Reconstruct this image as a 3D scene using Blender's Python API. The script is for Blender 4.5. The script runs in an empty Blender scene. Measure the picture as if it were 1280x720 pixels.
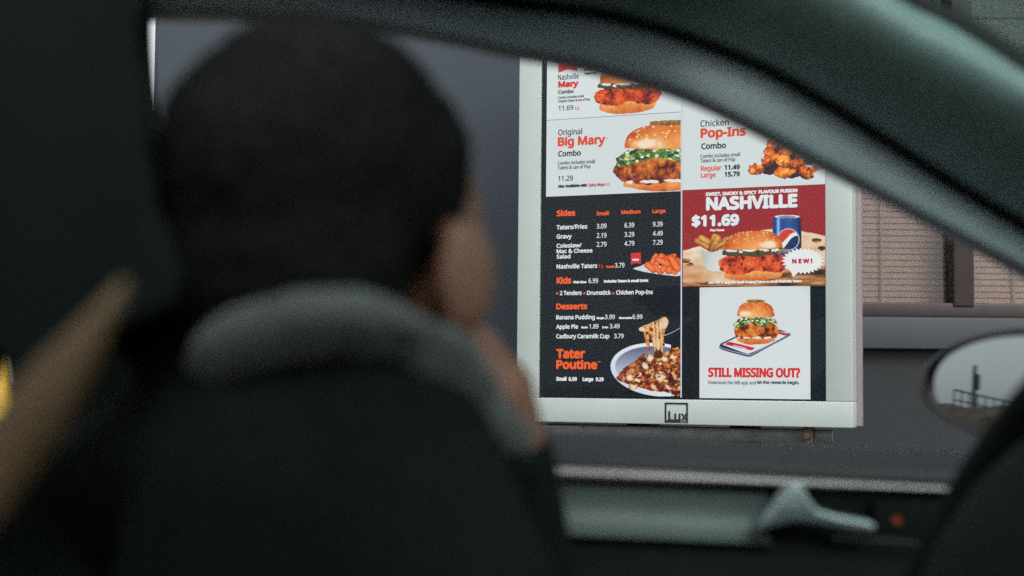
import bpy, bmesh, math, os
import numpy as np
from mathutils import Vector, Matrix

# ------------------------------------------------------------------ camera, sky, sun, exposure
S = bpy.context.scene
COL = S.collection
H = 1.08                                   # camera height above the lane
PITCH, ROLL = math.radians(3.587), math.radians(0.537)
F = 1882.0                                 # focal length in photo pixels (1280 wide)
_f = Vector((0, math.cos(PITCH), math.sin(PITCH)))
_u0 = Vector((0, -math.sin(PITCH), math.cos(PITCH)))
_r0 = Vector((1, 0, 0))
CR = _r0 * math.cos(ROLL) + _u0 * math.sin(ROLL)
CU = -_r0 * math.sin(ROLL) + _u0 * math.cos(ROLL)
CF = _f
CAM = Vector((0, 0, H))
cd = bpy.data.cameras.new('camera'); co = bpy.data.objects.new('camera', cd); COL.objects.link(co)
co.matrix_world = Matrix(((CR.x, CU.x, -CF.x, 0), (CR.y, CU.y, -CF.y, 0), (CR.z, CU.z, -CF.z, H), (0, 0, 0, 1)))
cd.sensor_width = 36.0; cd.lens = F / 1280 * 36.0
cd.clip_start = 0.02; cd.clip_end = 2000
cd.dof.use_dof = True; cd.dof.focus_distance = 3.48; cd.dof.aperture_fstop = 3.4; cd.dof.aperture_blades = 9
S.camera = co

SUN_EL, SUN_AZ = 42.0, -68.0               # azimuth: where the light comes from, degrees from +X (minus = towards -Y)
W = bpy.data.worlds.new('World'); S.world = W; W.use_nodes = True
nt = W.node_tree; bg = nt.nodes['Background']
sky = nt.nodes.new('ShaderNodeTexSky'); sky.sky_type = 'NISHITA'; sky.sun_disc = False
sky.sun_elevation = math.radians(SUN_EL); sky.dust_density = 4.0; sky.air_density = 1.0; sky.ozone_density = 1.0
hs = nt.nodes.new('ShaderNodeHueSaturation'); hs.inputs['Saturation'].default_value = 0.28
nt.links.new(sky.outputs[0], hs.inputs['Color'])
veil = nt.nodes.new('ShaderNodeMix'); veil.data_type = 'RGBA'; veil.inputs['Factor'].default_value = 0.55   # even cloud cover
veil.inputs['B'].default_value = (4.3, 4.55, 4.65, 1)
nt.links.new(hs.outputs[0], veil.inputs['A']); nt.links.new(veil.outputs['Result'], bg.inputs[0])
bg.inputs[1].default_value = 0.15
sl = bpy.data.lights.new('sun', 'SUN'); so = bpy.data.objects.new('sun', sl); COL.objects.link(so)
sl.energy = 0.7; sl.angle = math.radians(25); sl.color = (1.0, 0.97, 0.92)
_az = math.radians(SUN_AZ)
sd = Vector((math.cos(_az) * math.cos(math.radians(SUN_EL)), math.sin(_az) * math.cos(math.radians(SUN_EL)), math.sin(math.radians(SUN_EL))))
so.rotation_euler = sd.to_track_quat('Z', 'Y').to_euler()
sky.sun_rotation = math.atan2(sd.x, sd.y)
S.view_settings.view_transform = 'Standard'; S.view_settings.look = 'None'
S.view_settings.exposure = 0.9; S.view_settings.gamma = 1.0
S.render.engine = 'CYCLES'
S.cycles.use_denoising = False
S.cycles.max_bounces = 8; S.cycles.diffuse_bounces = 4; S.cycles.transparent_max_bounces = 12
S.cycles.sample_clamp_indirect = 1.5

# ------------------------------------------------------------------ helpers
def ray(px, py):
    return (CR * ((px - 640) / F) - CU * ((py - 360) / F) + CF)
def at(px, py, Y):
    d = ray(px, py); return CAM + d * (Y / d.y)
def lin(c):
    c = np.asarray(c, float) / 255.0
    return np.where(c <= 0.04045, c / 12.92, ((c + 0.055) / 1.055) ** 2.4)
def link(o, parent=None):
    COL.objects.link(o)
    if parent is not None: o.parent = parent
    return o
def props(o, label=None, cat=None, group=None, kind=None):
    if label: o['label'] = label
    if cat: o['category'] = cat
    if group: o['group'] = group
    if kind: o['kind'] = kind
    return o
def empty(name, loc, rz=0.0):
    o = bpy.data.objects.new(name, None); o.empty_display_size = 0.1
    o.location = loc; o.rotation_euler = (0, 0, rz); return link(o)
def inv_of(parent):
    M = Matrix.Identity(4)
    ch = []
    p = parent
    while p is not None:
        ch.append(p); p = p.parent
    for q in reversed(ch):
        M = M @ Matrix.LocRotScale(q.location, q.rotation_euler, q.scale)
    return M.inverted()
def mesh(name, verts, faces, mat, parent=None, smooth=False, world=True, bevel=0, solid=0, sub=0, subpar=None):
    me = bpy.data.meshes.new(name)
    if world and parent is not None:
        M = inv_of(parent); verts = [M @ Vector(v) for v in verts]
    me.from_pydata([tuple(v) for v in verts], [], [tuple(f) for f in faces]); me.update()
    bm = bmesh.new(); bm.from_mesh(me); bmesh.ops.remove_doubles(bm, verts=bm.verts, dist=1e-5)
    bmesh.ops.recalc_face_normals(bm, faces=bm.faces); bm.to_mesh(me); bm.free()
    for m in (mat if isinstance(mat, (list, tuple)) else [mat]): me.materials.append(m)
    o = bpy.data.objects.new(name, me); link(o, parent)
    if solid:
        s = o.modifiers.new('solid', 'SOLIDIFY'); s.thickness = solid; s.offset = 0
    if bevel:
        b = o.modifiers.new('bevel', 'BEVEL'); b.width = bevel; b.segments = 3; b.limit_method = 'ANGLE'
    if sub:
        b = o.modifiers.new('sub', 'SUBSURF'); b.levels = b.render_levels = sub
    if smooth or bevel or sub:
        for p in me.polygons: p.use_smooth = True
    return o
class MB:
    def __init__(s): s.v = []; s.f = []
    def add(s, v, f):
        n = len(s.v); s.v += [tuple(x) for x in v]; s.f += [tuple(i + n for i in q) for q in f]; return s
    def box(s, x0, x1, y0, y1, z0, z1):
        v = [(x, y, z) for x in (x0, x1) for y in (y0, y1) for z in (z0, z1)]
        return s.add(v, [(0, 1, 3, 2), (4, 6, 7, 5), (0, 4, 5, 1), (2, 3, 7, 6), (0, 2, 6, 4), (1, 5, 7, 3)])
    def grid(s, rows, close=False):
        n = len(rows[0]); v = [p for r in rows for p in r]; f = []
        for i in range(len(rows) - 1):
            for j in range(n - 1 + (1 if close else 0)):
                k = (j + 1) % n
                f.append((i * n + j, i * n + k, (i + 1) * n + k, (i + 1) * n + j))
        return s.add(v, f)
    def tube(s, pts, r, n=12, caps=True):
        pts = [Vector(p) for p in pts]; rows = []
        rr = r if isinstance(r, (list, tuple)) else [r] * len(pts)
        ref = Vector((0.123, 0.456, 0.88)).normalized()
        for i, p in enumerate(pts):
            t = (pts[min(i + 1, len(pts) - 1)] - pts[max(i - 1, 0)]).normalized()
            a = t.cross(ref).normalized(); b = t.cross(a)
            rows.append([p + (a * math.cos(2 * math.pi * k / n) + b * math.sin(2 * math.pi * k / n)) * rr[i] for k in range(n)])
        s.grid(rows, True)
        if caps:
            m = len(s.v) - len(rows) * n
            s.f.append(tuple(m + k for k in range(n))); s.f.append(tuple(m + (len(rows) - 1) * n + k for k in reversed(range(n))))
        return s
    def prism(s, poly, ext):                      # closed outline (3-D points) pushed along ext
        n = len(poly); ext = Vector(ext)
        v = [Vector(p) for p in poly] + [Vector(p) + ext for p in poly]
        f = [tuple(range(n)), tuple(reversed(range(n, 2 * n)))] + [(i, (i + 1) % n, n + (i + 1) % n, n + i) for i in range(n)]
        return s.add(v, f)
    def ball(s, c, r, n=16, m=10, rot=None):
        r = Vector(r) if not isinstance(r, (int, float)) else Vector((r, r, r)); c = Vector(c)
        rows = []
        for i in range(m + 1):
            t = math.pi * i / m; row = []
            for k in range(n):
                q = Vector((r.x * math.sin(t) * math.cos(2 * math.pi * k / n), r.y * math.sin(t) * math.sin(2 * math.pi * k / n), r.z * math.cos(t)))
                if rot: q = rot @ q
                row.append(c + q)
            rows.append(row)
        return s.grid(rows, True)
    def cap(s, p0, r0, p1, r1, n=14):             # tapered capsule
        p0, p1 = Vector(p0), Vector(p1); t = (p1 - p0).normalized()
        pts, rr = [], []
        for k in range(5): a = math.pi / 2 * (1 - k / 4); pts.append(p0 - t * r0 * math.sin(a)); rr.append(max(r0 * math.cos(a), 1e-4))
        for k in range(5): a = math.pi / 2 * k / 4; pts.append(p1 + t * r1 * math.sin(a)); rr.append(max(r1 * math.cos(a), 1e-4))
        ref = Vector((0.31, 0.77, 0.55)).normalized(); a_ = t.cross(ref).normalized(); b_ = t.cross(a_)
        rows = [[p + (a_ * math.cos(2 * math.pi * k / n) + b_ * math.sin(2 * math.pi * k / n)) * q for k in range(n)] for p, q in zip(pts, rr)]
        return s.grid(rows, True)
    def obj(s, name, mat, parent=None, **k): return mesh(name, s.v, s.f, mat, parent, **k)
def fused(name, mb, mat, parent, voxel=0.006, smooth=6):   # one continuous skin over overlapping volumes
    o = mb.obj(name, mat, parent)
    r = o.modifiers.new('r', 'REMESH'); r.mode = 'VOXEL'; r.voxel_size = voxel
    q = o.modifiers.new('s', 'SMOOTH'); q.iterations = smooth; q.factor = 0.5
    dg = bpy.context.evaluated_depsgraph_get(); me = bpy.data.meshes.new_from_object(o.evaluated_get(dg))
    o.modifiers.clear(); o.data = me
    if not me.materials: me.materials.append(mat)
    for p in me.polygons: p.use_smooth = True
    return o
def crv(pts, n=8):                                 # Catmull-Rom through points (any dimension)
    P = [np.array(p, float) for p in pts]; out = []
    for i in range(len(P) - 1):
        a, b, c, d = P[max(i - 1, 0)], P[i], P[i + 1], P[min(i + 2, len(P) - 1)]
        for k in range(n):
            t = k / n
            out.append(0.5 * ((2 * b) + (-a + c) * t + (2 * a - 5 * b + 4 * c - d) * t * t + (-a + 3 * b - 3 * c + d) * t ** 3))
    out.append(P[-1]); return out

# ------------------------------------------------------------------ materials
def mat(name, base, rough=0.6, metal=0.0, noise=0.0, nscale=30.0, bump=0.0, bscale=200.0, spec=0.5, coat=0.0, sheen=0.0, base2=None):
    m = bpy.data.materials.new(name); m.use_nodes = True; n = m.node_tree.nodes; L = m.node_tree.links
    p = n['Principled BSDF']; p.inputs['Roughness'].default_value = rough; p.inputs['Metallic'].default_value = metal
    p.inputs['Specular IOR Level'].default_value = spec; p.inputs['Coat Weight'].default_value = coat; p.inputs['Sheen Weight'].default_value = sheen
    tc = n.new('ShaderNodeTexCoord')
    nz = n.new('ShaderNodeTexNoise'); nz.inputs['Scale'].default_value = nscale; nz.inputs['Detail'].default_value = 6
    L.new(tc.outputs['Object'], nz.inputs['Vector'])
    rp = n.new('ShaderNodeValToRGB')
    b = np.array(base, float); b2 = np.array(base2, float) if base2 is not None else b * (1 + noise)
    rp.color_ramp.elements[0].color = (*np.clip(b * (1 - noise), 0, 1), 1); rp.color_ramp.elements[1].color = (*np.clip(b2, 0, 1), 1)
    rp.color_ramp.elements[0].position = 0.3; rp.color_ramp.elements[1].position = 0.7
    L.new(nz.outputs['Fac'], rp.inputs['Fac']); L.new(rp.outputs['Color'], p.inputs['Base Color'])
    if bump:
        bz = n.new('ShaderNodeTexNoise'); bz.inputs['Scale'].default_value = bscale; bz.inputs['Detail'].default_value = 4
        bp = n.new('ShaderNodeBump'); bp.inputs['Strength'].default_value = bump; bp.inputs['Distance'].default_value = 0.002
        L.new(tc.outputs['Object'], bz.inputs['Vector']); L.new(bz.outputs['Fac'], bp.inputs['Height']); L.new(bp.outputs['Normal'], p.inputs['Normal'])
    return m
def glow(name, rgb, k=1.0):                        # a colour shown by a lit screen
    m = bpy.data.materials.new(name); m.use_nodes = True; p = m.node_tree.nodes['Principled BSDF']
    p.inputs['Base Color'].default_value = (0.01, 0.01, 0.012, 1); p.inputs['Roughness'].default_value = 0.35
    p.inputs['Specular IOR Level'].default_value = 0.08
    p.inputs['Emission Color'].default_value = (*lin(rgb), 1); p.inputs['Emission Strength'].default_value = k * 0.52
    return m
def glass(name, tint=(0.9, 0.95, 0.95), refl=0.06, rough=0.0):
    m = bpy.data.materials.new(name); m.use_nodes = True; n = m.node_tree.nodes; L = m.node_tree.links
    n.remove(n['Principled BSDF']); o = n['Material Output']
    t = n.new('ShaderNodeBsdfTransparent'); t.inputs[0].default_value = (*tint, 1)
    g = n.new('ShaderNodeBsdfGlossy'); g.inputs['Roughness'].default_value = rough; g.inputs[0].default_value = (1, 1, 1, 1)
    lw = n.new('ShaderNodeLayerWeight'); lw.inputs['Blend'].default_value = 0.5          # Schlick: the same from both sides of the pane
    pw = n.new('ShaderNodeMath'); pw.operation = 'POWER'; pw.inputs[1].default_value = 5.0; L.new(lw.outputs['Facing'], pw.inputs[0])
    fr = n.new('ShaderNodeMath'); fr.operation = 'MULTIPLY_ADD'; fr.inputs[1].default_value = 0.9; fr.inputs[2].default_value = refl; L.new(pw.outputs[0], fr.inputs[0])
    mx = n.new('ShaderNodeMixShader'); L.new(fr.outputs[0], mx.inputs[0]); L.new(t.outputs[0], mx.inputs[1]); L.new(g.outputs[0], mx.inputs[2])
    L.new(mx.outputs[0], o.inputs['Surface']); return m
M_asphalt = mat('asphalt', (0.04, 0.04, 0.042), 0.9, noise=0.35, nscale=6, bump=0.6, bscale=150)
M_kerb = mat('kerb_concrete', (0.12, 0.12, 0.118), 0.85, noise=0.2, bump=0.3)
M_wall = mat('blue_grey_paint', (0.042, 0.053, 0.068), 0.8, noise=0.10, nscale=2.2, bump=0.35, bscale=120)
M_ledge = mat('ledge_paint', (0.042, 0.050, 0.056), 0.6, noise=0.1, nscale=5)
M_wframe = mat('brown_window_frame', (0.030, 0.020, 0.018), 0.5, noise=0.2)
M_blind = mat('pink_beige_blind', (0.235, 0.146, 0.118), 0.7, noise=0.10, nscale=14)
M_cloth_w = mat('board_white_coat', (0.43, 0.49, 0.465), 0.45, noise=0.05, nscale=7, bump=0.05)
M_steel = mat('galvanised_steel', (0.22, 0.23, 0.22), 0.45, 0.7, noise=0.25, nscale=20)
M_bolt = mat('rusty_bolt', (0.10, 0.07, 0.05), 0.6, 0.5, noise=0.4, nscale=80)
M_black = mat('black_bezel', (0.010, 0.016, 0.020), 0.3)
M_head = mat('dark_headliner', (0.030, 0.032, 0.030), 0.95, noise=0.2, nscale=60, bump=0.3, bscale=300)
M_plast = mat('grained_teal_grey_plastic', (0.21, 0.285, 0.272), 0.36, noise=0.08, nscale=40, bump=0.25, bscale=500)
M_pad = mat('dark_soft_pad', (0.012, 0.014, 0.017), 0.6, noise=0.1, nscale=40, bump=0.2, bscale=500)
M_frame = mat('grey_door_frame', (0.31, 0.35, 0.375), 0.6, noise=0.06, nscale=20)
M_seal = mat('rubber_seal', (0.012, 0.011, 0.010), 0.8)
M_dark = mat('black_plastic', (0.006, 0.009, 0.0085), 0.8, noise=0.1, bump=0.2, bscale=400, spec=0.12)
M_chrome = mat('satin_trim', (0.33, 0.30, 0.30), 0.35, 0.6, noise=0.03)
M_handle = mat('satin_metal_handle', (0.24, 0.29, 0.30), 0.35, 0.7, noise=0.03)
M_insert = mat('teal_grey_insert', (0.10, 0.125, 0.124), 0.5, noise=0.06, nscale=25)
M_leather = mat('black_leather', (0.0050, 0.0075, 0.0070), 0.8, noise=0.1, bump=0.3, bscale=250, spec=0.12)
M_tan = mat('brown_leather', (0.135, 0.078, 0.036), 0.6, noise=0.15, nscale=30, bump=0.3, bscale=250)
M_seat = mat('black_seat_fabric', (0.008, 0.012, 0.011), 0.9, noise=0.2, nscale=200, bump=0.4, bscale=400)
M_belt = mat('seat_belt_webbing', (0.045, 0.042, 0.045), 0.7, noise=0.2, nscale=300)
M_jacket = mat('black_jacket_cloth', (0.0060, 0.0092, 0.0085), 0.95, spec=0.12, noise=0.25, nscale=120, bump=0.5, bscale=300)
M_hood = mat('grey_knit', (0.078, 0.088, 0.084), 0.95, noise=0.2, nscale=90, bump=0.6, bscale=260, sheen=0.2)
M_hair = mat('black_hair', (0.0090, 0.0095, 0.0080), 0.8, spec=0.12, noise=0.4, nscale=200, bump=0.6, bscale=350)
M_skin = mat('skin', (0.215, 0.10, 0.06), 0.5, noise=0.06, nscale=30, bump=0.15, bscale=400)
M_jeans = mat('dark_trousers', (0.02, 0.022, 0.03), 0.9, noise=0.2, nscale=150)
M_paint = mat('dark_car_paint', (0.02, 0.022, 0.024), 0.35, 0.2, coat=0.6)
M_glass = glass('clear_glass', (0.88, 0.97, 0.95))
M_screen = glass('green_windscreen_glass', (0.46, 0.60, 0.58))
M_tint = glass('tinted_glass', (0.84, 0.92, 0.90))
M_wglass = glass('window_glass', (0.92, 0.93, 0.93), 0.02)
M_yellow = mat('yellow_paint', (0.75, 0.42, 0.03), 0.5, noise=0.1)
M_pole = mat('weathered_timber', (0.05, 0.048, 0.045), 0.9, noise=0.3, nscale=8)
M_fence = mat('fence_metal', (0.06, 0.062, 0.065), 0.6, 0.3)
M_soil = mat('dry_soil', (0.075, 0.056, 0.038), 0.95, noise=0.4, nscale=0.8, bump=0.8, bscale=6)
M_rock = mat('pale_rock', (0.13, 0.10, 0.075), 0.9, noise=0.3, nscale=3, bump=0.8, bscale=8)
M_eye = mat('eye_white', (0.7, 0.68, 0.65), 0.3)
mm = bpy.data.materials.new('mirror_silver'); mm.use_nodes = True
_p = mm.node_tree.nodes['Principled BSDF']; _p.inputs['Base Color'].default_value = (0.27, 0.30, 0.305, 1); _p.inputs['Metallic'].default_value = 1; _p.inputs['Roughness'].default_value = 0.02
M_mirror = mm

# ------------------------------------------------------------------ ground
o = MB().box(-300, 300, -300, 300, -0.3, 0.0).obj('ground', M_asphalt); props(o, kind='structure')
o = MB().box(-1.5, 6.0, 3.05, 4.16, 0.0, 0.13).obj('kerb', M_kerb, bevel=0.02); props(o, kind='structure')

# ------------------------------------------------------------------ building behind the board
YW = 4.2
bld = empty('building', (0.6, YW, 0)); props(bld, 'blue grey painted building wall with brown framed window, standing behind the menu board', 'building')
def wx(px, Y=YW): return at(px, 400, Y).x
def wz(py, px=1150, Y=YW): return at(px, py, Y).z
wz0 = wz(396); wz1 = 3.9                       # window bottom, top
wx0 = 0.72; wx1 = wx(1205) + 0.62; xm0, xm1 = wx(1193), wx(1219)
xl = wx(185, YW); xr = 7.0; ztop = 4.6
m = MB()
m.box(xl, wx0, YW, YW + 0.25, 0, ztop); m.box(wx1, xr, YW, YW + 0.25, 0, ztop)
m.box(wx0, wx1, YW, YW + 0.25, 0, wz0); m.box(wx0, wx1, YW, YW + 0.25, wz1, ztop)
m.box(xl, xl + 0.25, YW + 0.25, YW + 6, 0, ztop)
m.obj('wall', M_wall, bld)
MB().box(xl - 0.05, xr, YW - 0.08, YW + 0.32, ztop, ztop + 0.10).obj('coping', M_ledge, bld, bevel=0.01)
win = None
m = MB(); fw = 0.04
m.box(wx0, wx1, YW + 0.01, YW + 0.09, wz0, wz0 + wz(378) - wz(396)); m.box(wx0, wx1, YW + 0.01, YW + 0.09, wz1 - fw, wz1)
m.box(wx0, wx0 + fw, YW + 0.012, YW + 0.088, wz0 + 0.03, wz1 - 0.03); m.box(wx1 - fw, wx1, YW + 0.012, YW + 0.088, wz0 + 0.03, wz1 - 0.03)
m.box(xm0, xm1, YW + 0.004, YW + 0.086, wz0 + 0.03, wz1 - 0.03)
win = m.obj('window', M_wframe, bld, bevel=0.004)
m = MB(); zz = wz0 + 0.045
while zz < H + .75:                           # slats of the lowered blind
    m.add([(wx0 + fw, YW + 0.1285, zz), (wx1 - fw, YW + 0.1285, zz), (wx1 - fw, YW + 0.132, zz + 0.0180), (wx0 + fw, YW + 0.132, zz + 0.0180)], [(0, 1, 2, 3)])
    zz += 0.0178
for x in np.arange(wx0 + 0.15, wx1 - 0.1, 0.19):
    m.box(x, x + 0.004, YW + 0.118, YW + 0.121, wz0 + 0.05, H + .74)
m.obj('blind', M_blind, win)
wzt = H + .80                                     # transom: dark lights above it, the right one backed by brown boards
MB().box(wx0 + fw, wx1 - fw, YW + 0.006, YW + 0.084, wzt - .05, wzt + .03).obj('transom', M_wframe, win, bevel=.004)
MB().box(wx0 + fw, xm0, YW + .14, YW + .15, wzt, wz1 - .03).obj('dark_lining', mat('dark_teal_lining', (.012, .020, .019), .6, noise=.2), win)
m = MB(); zz = wzt
while zz < wz1 - .12:
    m.box(xm1, wx1 - fw, YW + .13, YW + .14, zz, zz + .085); zz += .092
m.obj('inner_boards', mat('brown_boards', (.055, .048, .036), .7, noise=.25, nscale=6), win)
MB().box(wx0 + fw, wx1 - fw, YW + 0.055, YW + 0.058, wz0 + 0.03, wz1 - 0.03).obj('glass', M_wglass, win)
MB().box(wx0 - 0.1, wx1 + 0.25, YW - 0.05, YW - 0.001, wz(437), wz(398)).obj('sill', M_ledge, win, bevel=0.004)
MB().box(wx0 - .06, wx1 + .2, YW - 0.006, YW - 0.001, .13, wz(437) - .004).obj('darker_wall_sheet', mat('dark_slate_tone', (0.013, 0.017, 0.021), .7, noise=.15, nscale=3, bump=.3, bscale=120), bld)  # thin added sheet, darker than the wall, below the sill
MB().box(wx0, wx1, YW + 0.24, YW + 0.25, wz0, wz1).obj('back_panel', M_wframe, win)

# ------------------------------------------------------------------ menu board
YAW = math.radians(22.774)
BO = Vector((0.012532, 3.62563, H - 0.093329))
BUx = Vector((math.cos(YAW), -math.sin(YAW), 0)); BN = Vector((-math.sin(YAW), -math.cos(YAW), 0))
def bp(px, py):                                   # photo pixel -> (u, v) on the board's front face
    d = ray(px, py); t = (BO - CAM).dot(BN) / d.dot(BN); q = CAM + d * t - BO
    return q.dot(BUx), q.z
board = empty('menu_board', (BO.x, BO.y, BO.z), -YAW)
props(board, 'lit white framed drive through menu board showing burgers and prices', 'menu board')
BW, BH = 0.80, 1.28
ul, vb = bp(673, 497); ur, _ = bp(1031.5, 350); ul2, _ = bp(676.5, 80)
vt = BH - vb * 1.0
def bmesh_local(name, mb, mt, parent=board, **k): return mb.obj(name, mt, parent, world=False, **k)
m = MB(); D = 0.055
m.box(0, BW, 0, D, 0, vb); m.box(0, BW, 0, D, vt, BH); m.box(0, ul, 0.0004, D - .0004, vb, vt); m.box(ur, BW, 0.0004, D - .0004, vb, vt)
bmesh_local('housing', m, M_cloth_w, bevel=0.0025)
m = MB().box(0.006, BW + 0.012, D, D + 0.012, 0.004, BH - 0.004)
bmesh_local('glass_edge', m, mat('edge_strip', (0.35, 0.30, 0.31), 0.3, 0.3))
m = MB().box(0.03, BW - 0.03, D + 0.012, D + 0.075, 0.03, BH - 0.03); bmesh_local('back_case', m, M_dark, bevel=0.01)
m = MB().box(ul - 0.002, ur + 0.002, 0.007, 0.03, vb - 0.002, vt + 0.002)
screen = bmesh_local('screen', m, glow('screen_black', (12, 22, 27)))
# --- lettering and pictures on the screen: local x = u, z = v, y < 0 is towards the car
ZS = 0.0065                                       # the lit surface sits just inside the frame
def V2(px, py, lift=0.0):
    u, v = bp(px, py); return (u, ZS - lift, v)
def quad(name, pts, mt, lift, parent=screen):
    return mesh(name, [V2(x, y, lift) for x, y in pts], [tuple(range(len(pts)))], mt, parent, world=False)
G_white = glow('tile_white', (216, 225, 225)); G_white2 = glow('tile_white_lower', (211, 220, 220)); G_dark = glow('tile_dark', (8, 21, 27))
G_red = glow('tile_red', (152, 33, 38)); G_line = glow('divider_white', (200, 212, 225))
T = {}
T['black'] = glow('ink_dark', (32, 40, 48)); T['white'] = glow('ink_white', (226, 232, 232)); T['orange'] = glow('ink_orange', (240, 96, 42))
T['redor'] = glow('ink_red_orange', (218, 74, 44)); T['red'] = glow('ink_red', (212, 44, 46)); T['crim'] = glow('ink_crimson', (178, 18, 62)); T['navy'] = glow('ink_shade', (92, 60, 104))
top = bp(682, 60)[1] + 0.25
uL = bp(681.5, 246)[0]; uD = bp(851, 300)[0]; uR = bp(1031, 300)[0]
def rect(name, u0, u1, v0, v1, mt, lift): return mesh(name, [(u0, ZS - lift, v0), (u1, ZS - lift, v0), (u1, ZS - lift, v1), (u0, ZS - lift, v1)], [(0, 1, 2, 3)], mt, screen, world=False)
v150 = bp(682, 150)[1]; v246 = bp(682, 245.6)[1]; vbot = bp(700, 495)[1]; v237 = bp(853, 237.3)[1]; v357 = bp(900, 357.6)[1]
e = 0.0016
tile = {}
tile['spicy'] = rect('menu_tile', uL, uD - e, v150 + 0.0005, top, G_white, 0.001)
tile['burger'] = rect('menu_tile', uL, uD - e, v246, v150 - 0.0005, G_white2, 0.001)
tile['sides'] = rect('menu_tile', uL, uD - e, vbot, v246 - 0.0008, G_dark, 0.001)
tile['bites'] = rect('menu_tile', uD + e, uR, v237, top, G_white2, 0.001)
tile['promo'] = rect('menu_tile', uD + e, uR, v357, v237 - 0.0006, G_red, 0.001)
gm = glow('tile_app', (214, 222, 224)); n = gm.node_tree.nodes; L = gm.node_tree.links     # the advert's own pale blue vignette
tc = n.new('ShaderNodeTexCoord'); mp = n.new('ShaderNodeMapping'); gr = n.new('ShaderNodeTexGradient'); gr.gradient_type = 'SPHERICAL'
ua0, va0 = bp(873.5, 497.5); ua1, va1 = bp(1012, 359)
cu, cv = (ua0 + ua1) / 2, (va0 + va1) / 2
mp.inputs['Location'].default_value = (-cu * 3.6, 0, -cv * 3.6); mp.inputs['Scale'].default_value = (3.6, 0, 3.6)
rp = n.new('ShaderNodeValToRGB'); rp.color_ramp.elements[0].color = (*lin((150, 186, 212)), 1); rp.color_ramp.elements[1].color = (*lin((216, 223, 224)), 1); rp.color_ramp.elements[1].position = 0.45
L.new(tc.outputs['Object'], mp.inputs[0]); L.new(mp.outputs[0], gr.inputs[0]); L.new(gr.outputs['Fac'], rp.inputs[0]); L.new(rp.outputs[0], n['Principled BSDF'].inputs['Emission Color'])
tile['app'] = rect('menu_tile', ua0, ua1, va0, v357 - 0.002, gm, 0.001)
MB().box(ul + .0004, ur - .0004, -.0001, .0002, vb + .0004, vt - .0004).obj('cover_glass', glass('board_cover_glass', (.99, .99, .99), 0.0045), screen, world=False)
rect('divider', uD - e, uD + e, vbot, top, G_line, 0.0014)

FD = os.path.join(bpy.utils.system_resource('DATAFILES'), 'fonts')
def font(n):
    try: return bpy.data.fonts.load(os.path.join(FD, n))
    except Exception: return None
F_A = font('NotoSansMath-Regular.woff2')
_cache = {}
def letters(s):
    if s not in _cache:
        c = bpy.data.curves.new('t', 'FONT'); c.body = s; c.size = 1.0; c.resolution_u = 3
        if F_A: c.font = F_A
        o = bpy.data.objects.new('t', c); COL.objects.link(o)
        dg = bpy.context.evaluated_depsgraph_get(); me = bpy.data.meshes.new_from_object(o.evaluated_get(dg))
        v = np.array([x.co[:2] for x in me.vertices]); f = [tuple(p.vertices) for p in me.polygons]
        bpy.data.objects.remove(o); bpy.data.curves.remove(c); bpy.data.meshes.remove(me)
        _cache[s] = (v, f)
    return _cache[s]
CAPH = letters('H')[0][:, 1].max()
class Ink:                                         # all lettering of one tile: one mesh, one material per colour
    def __init__(s): s.v = []; s.f = []; s.m = []; s.mats = []
    def mi(s, c):
        if c not in s.mats: s.mats.append(c)
        return s.mats.index(c)
    def text(s, t, x0, yb, x1, cap, c, w=0.0, lift=0.003, track=0, shear=0):
        v, f = letters(t); u0, v0 = bp(x0, yb); u1, _ = bp(x1, yb); _, vc = bp(x0, yb - cap)
        xmin, xmax = v[:, 0].min(), v[:, 0].max()
        wm = w * (bp(x0 + 1, yb)[0] - u0)
        sx = (u1 - u0 - 2 * wm) / (xmax - xmin); sy = (vc - v0 - 2 * wm) / CAPH
        U = u0 + wm + (v[:, 0] - xmin) * sx + shear * v[:, 1] * sy; Vv = v0 + wm + v[:, 1] * sy
        offs = [(0, 0)] if w <= 0 else [(wm * math.cos(a), wm * math.sin(a)) for a in np.arange(8) * math.pi / 4]
        for k, (a, b) in enumerate(offs):
            n0 = len(s.v); s.v += [(U[i] + a, ZS - lift - k * 2e-5, Vv[i] + b) for i in range(len(U))]
            s.f += [tuple(i + n0 for i in q) for q in f]; s.m += [s.mi(c)] * len(f)
    def poly(s, pts, c, lift=0.0028):
        n0 = len(s.v); s.v += [V2(x, y, lift) for x, y in pts]; s.f.append(tuple(range(n0, n0 + len(pts)))); s.m.append(s.mi(c))
    def chili(s, x, y, h=5.0, c='red'):
        for dx in (0, h * 0.62):
            s.poly([(x + dx, y - h), (x + dx + h * .22, y - h * .9), (x + dx + h * .16, y - h * .4), (x + dx + h * .45, y + h * .1), (x + dx + h * .12, y - h * .05), (x + dx - h * .08, y - h * .5)], c)
    def build(s, parent):
        me = bpy.data.meshes.new('lettering'); me.from_pydata(s.v, [], s.f); me.update()
        for c in s.mats: me.materials.append(T[c])
        me.polygons.foreach_set('material_index', s.m)
        return link(bpy.data.objects.new('lettering', me), parent)
K = Ink()
K.poly([(697.3, 62), (721, 60), (721, 88.6), (709, 86.2), (697.3, 90.6)], 'red')
K.text('NEW', 700, 78.5, 717, 5, 'white', .25, lift=.0034)
K.text('Nashville', 697, 100.0, 723, 7, 'black', .12); K.text('Mary', 697, 109.6, 722.5, 8.2, 'red', .75)
K.text('Combo', 697, 117.4, 716.5, 4.8, 'black', .3); K.text('Combo includes small', 697, 123.4, 729, 3.2, 'black', .15); K.text('Original Taters & can of Pop', 697, 128, 737, 3.2, 'black', .15)
K.text('11.69', 697.5, 138.4, 716, 6.4, 'black', .15); K.chili(718.6, 137.4)
K.text('Small', 729, 88.6, 740, 3, 'black', .3); K.text('Taters (2)', 729.5, 93.2, 745, 3, 'black', .3)
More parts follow.
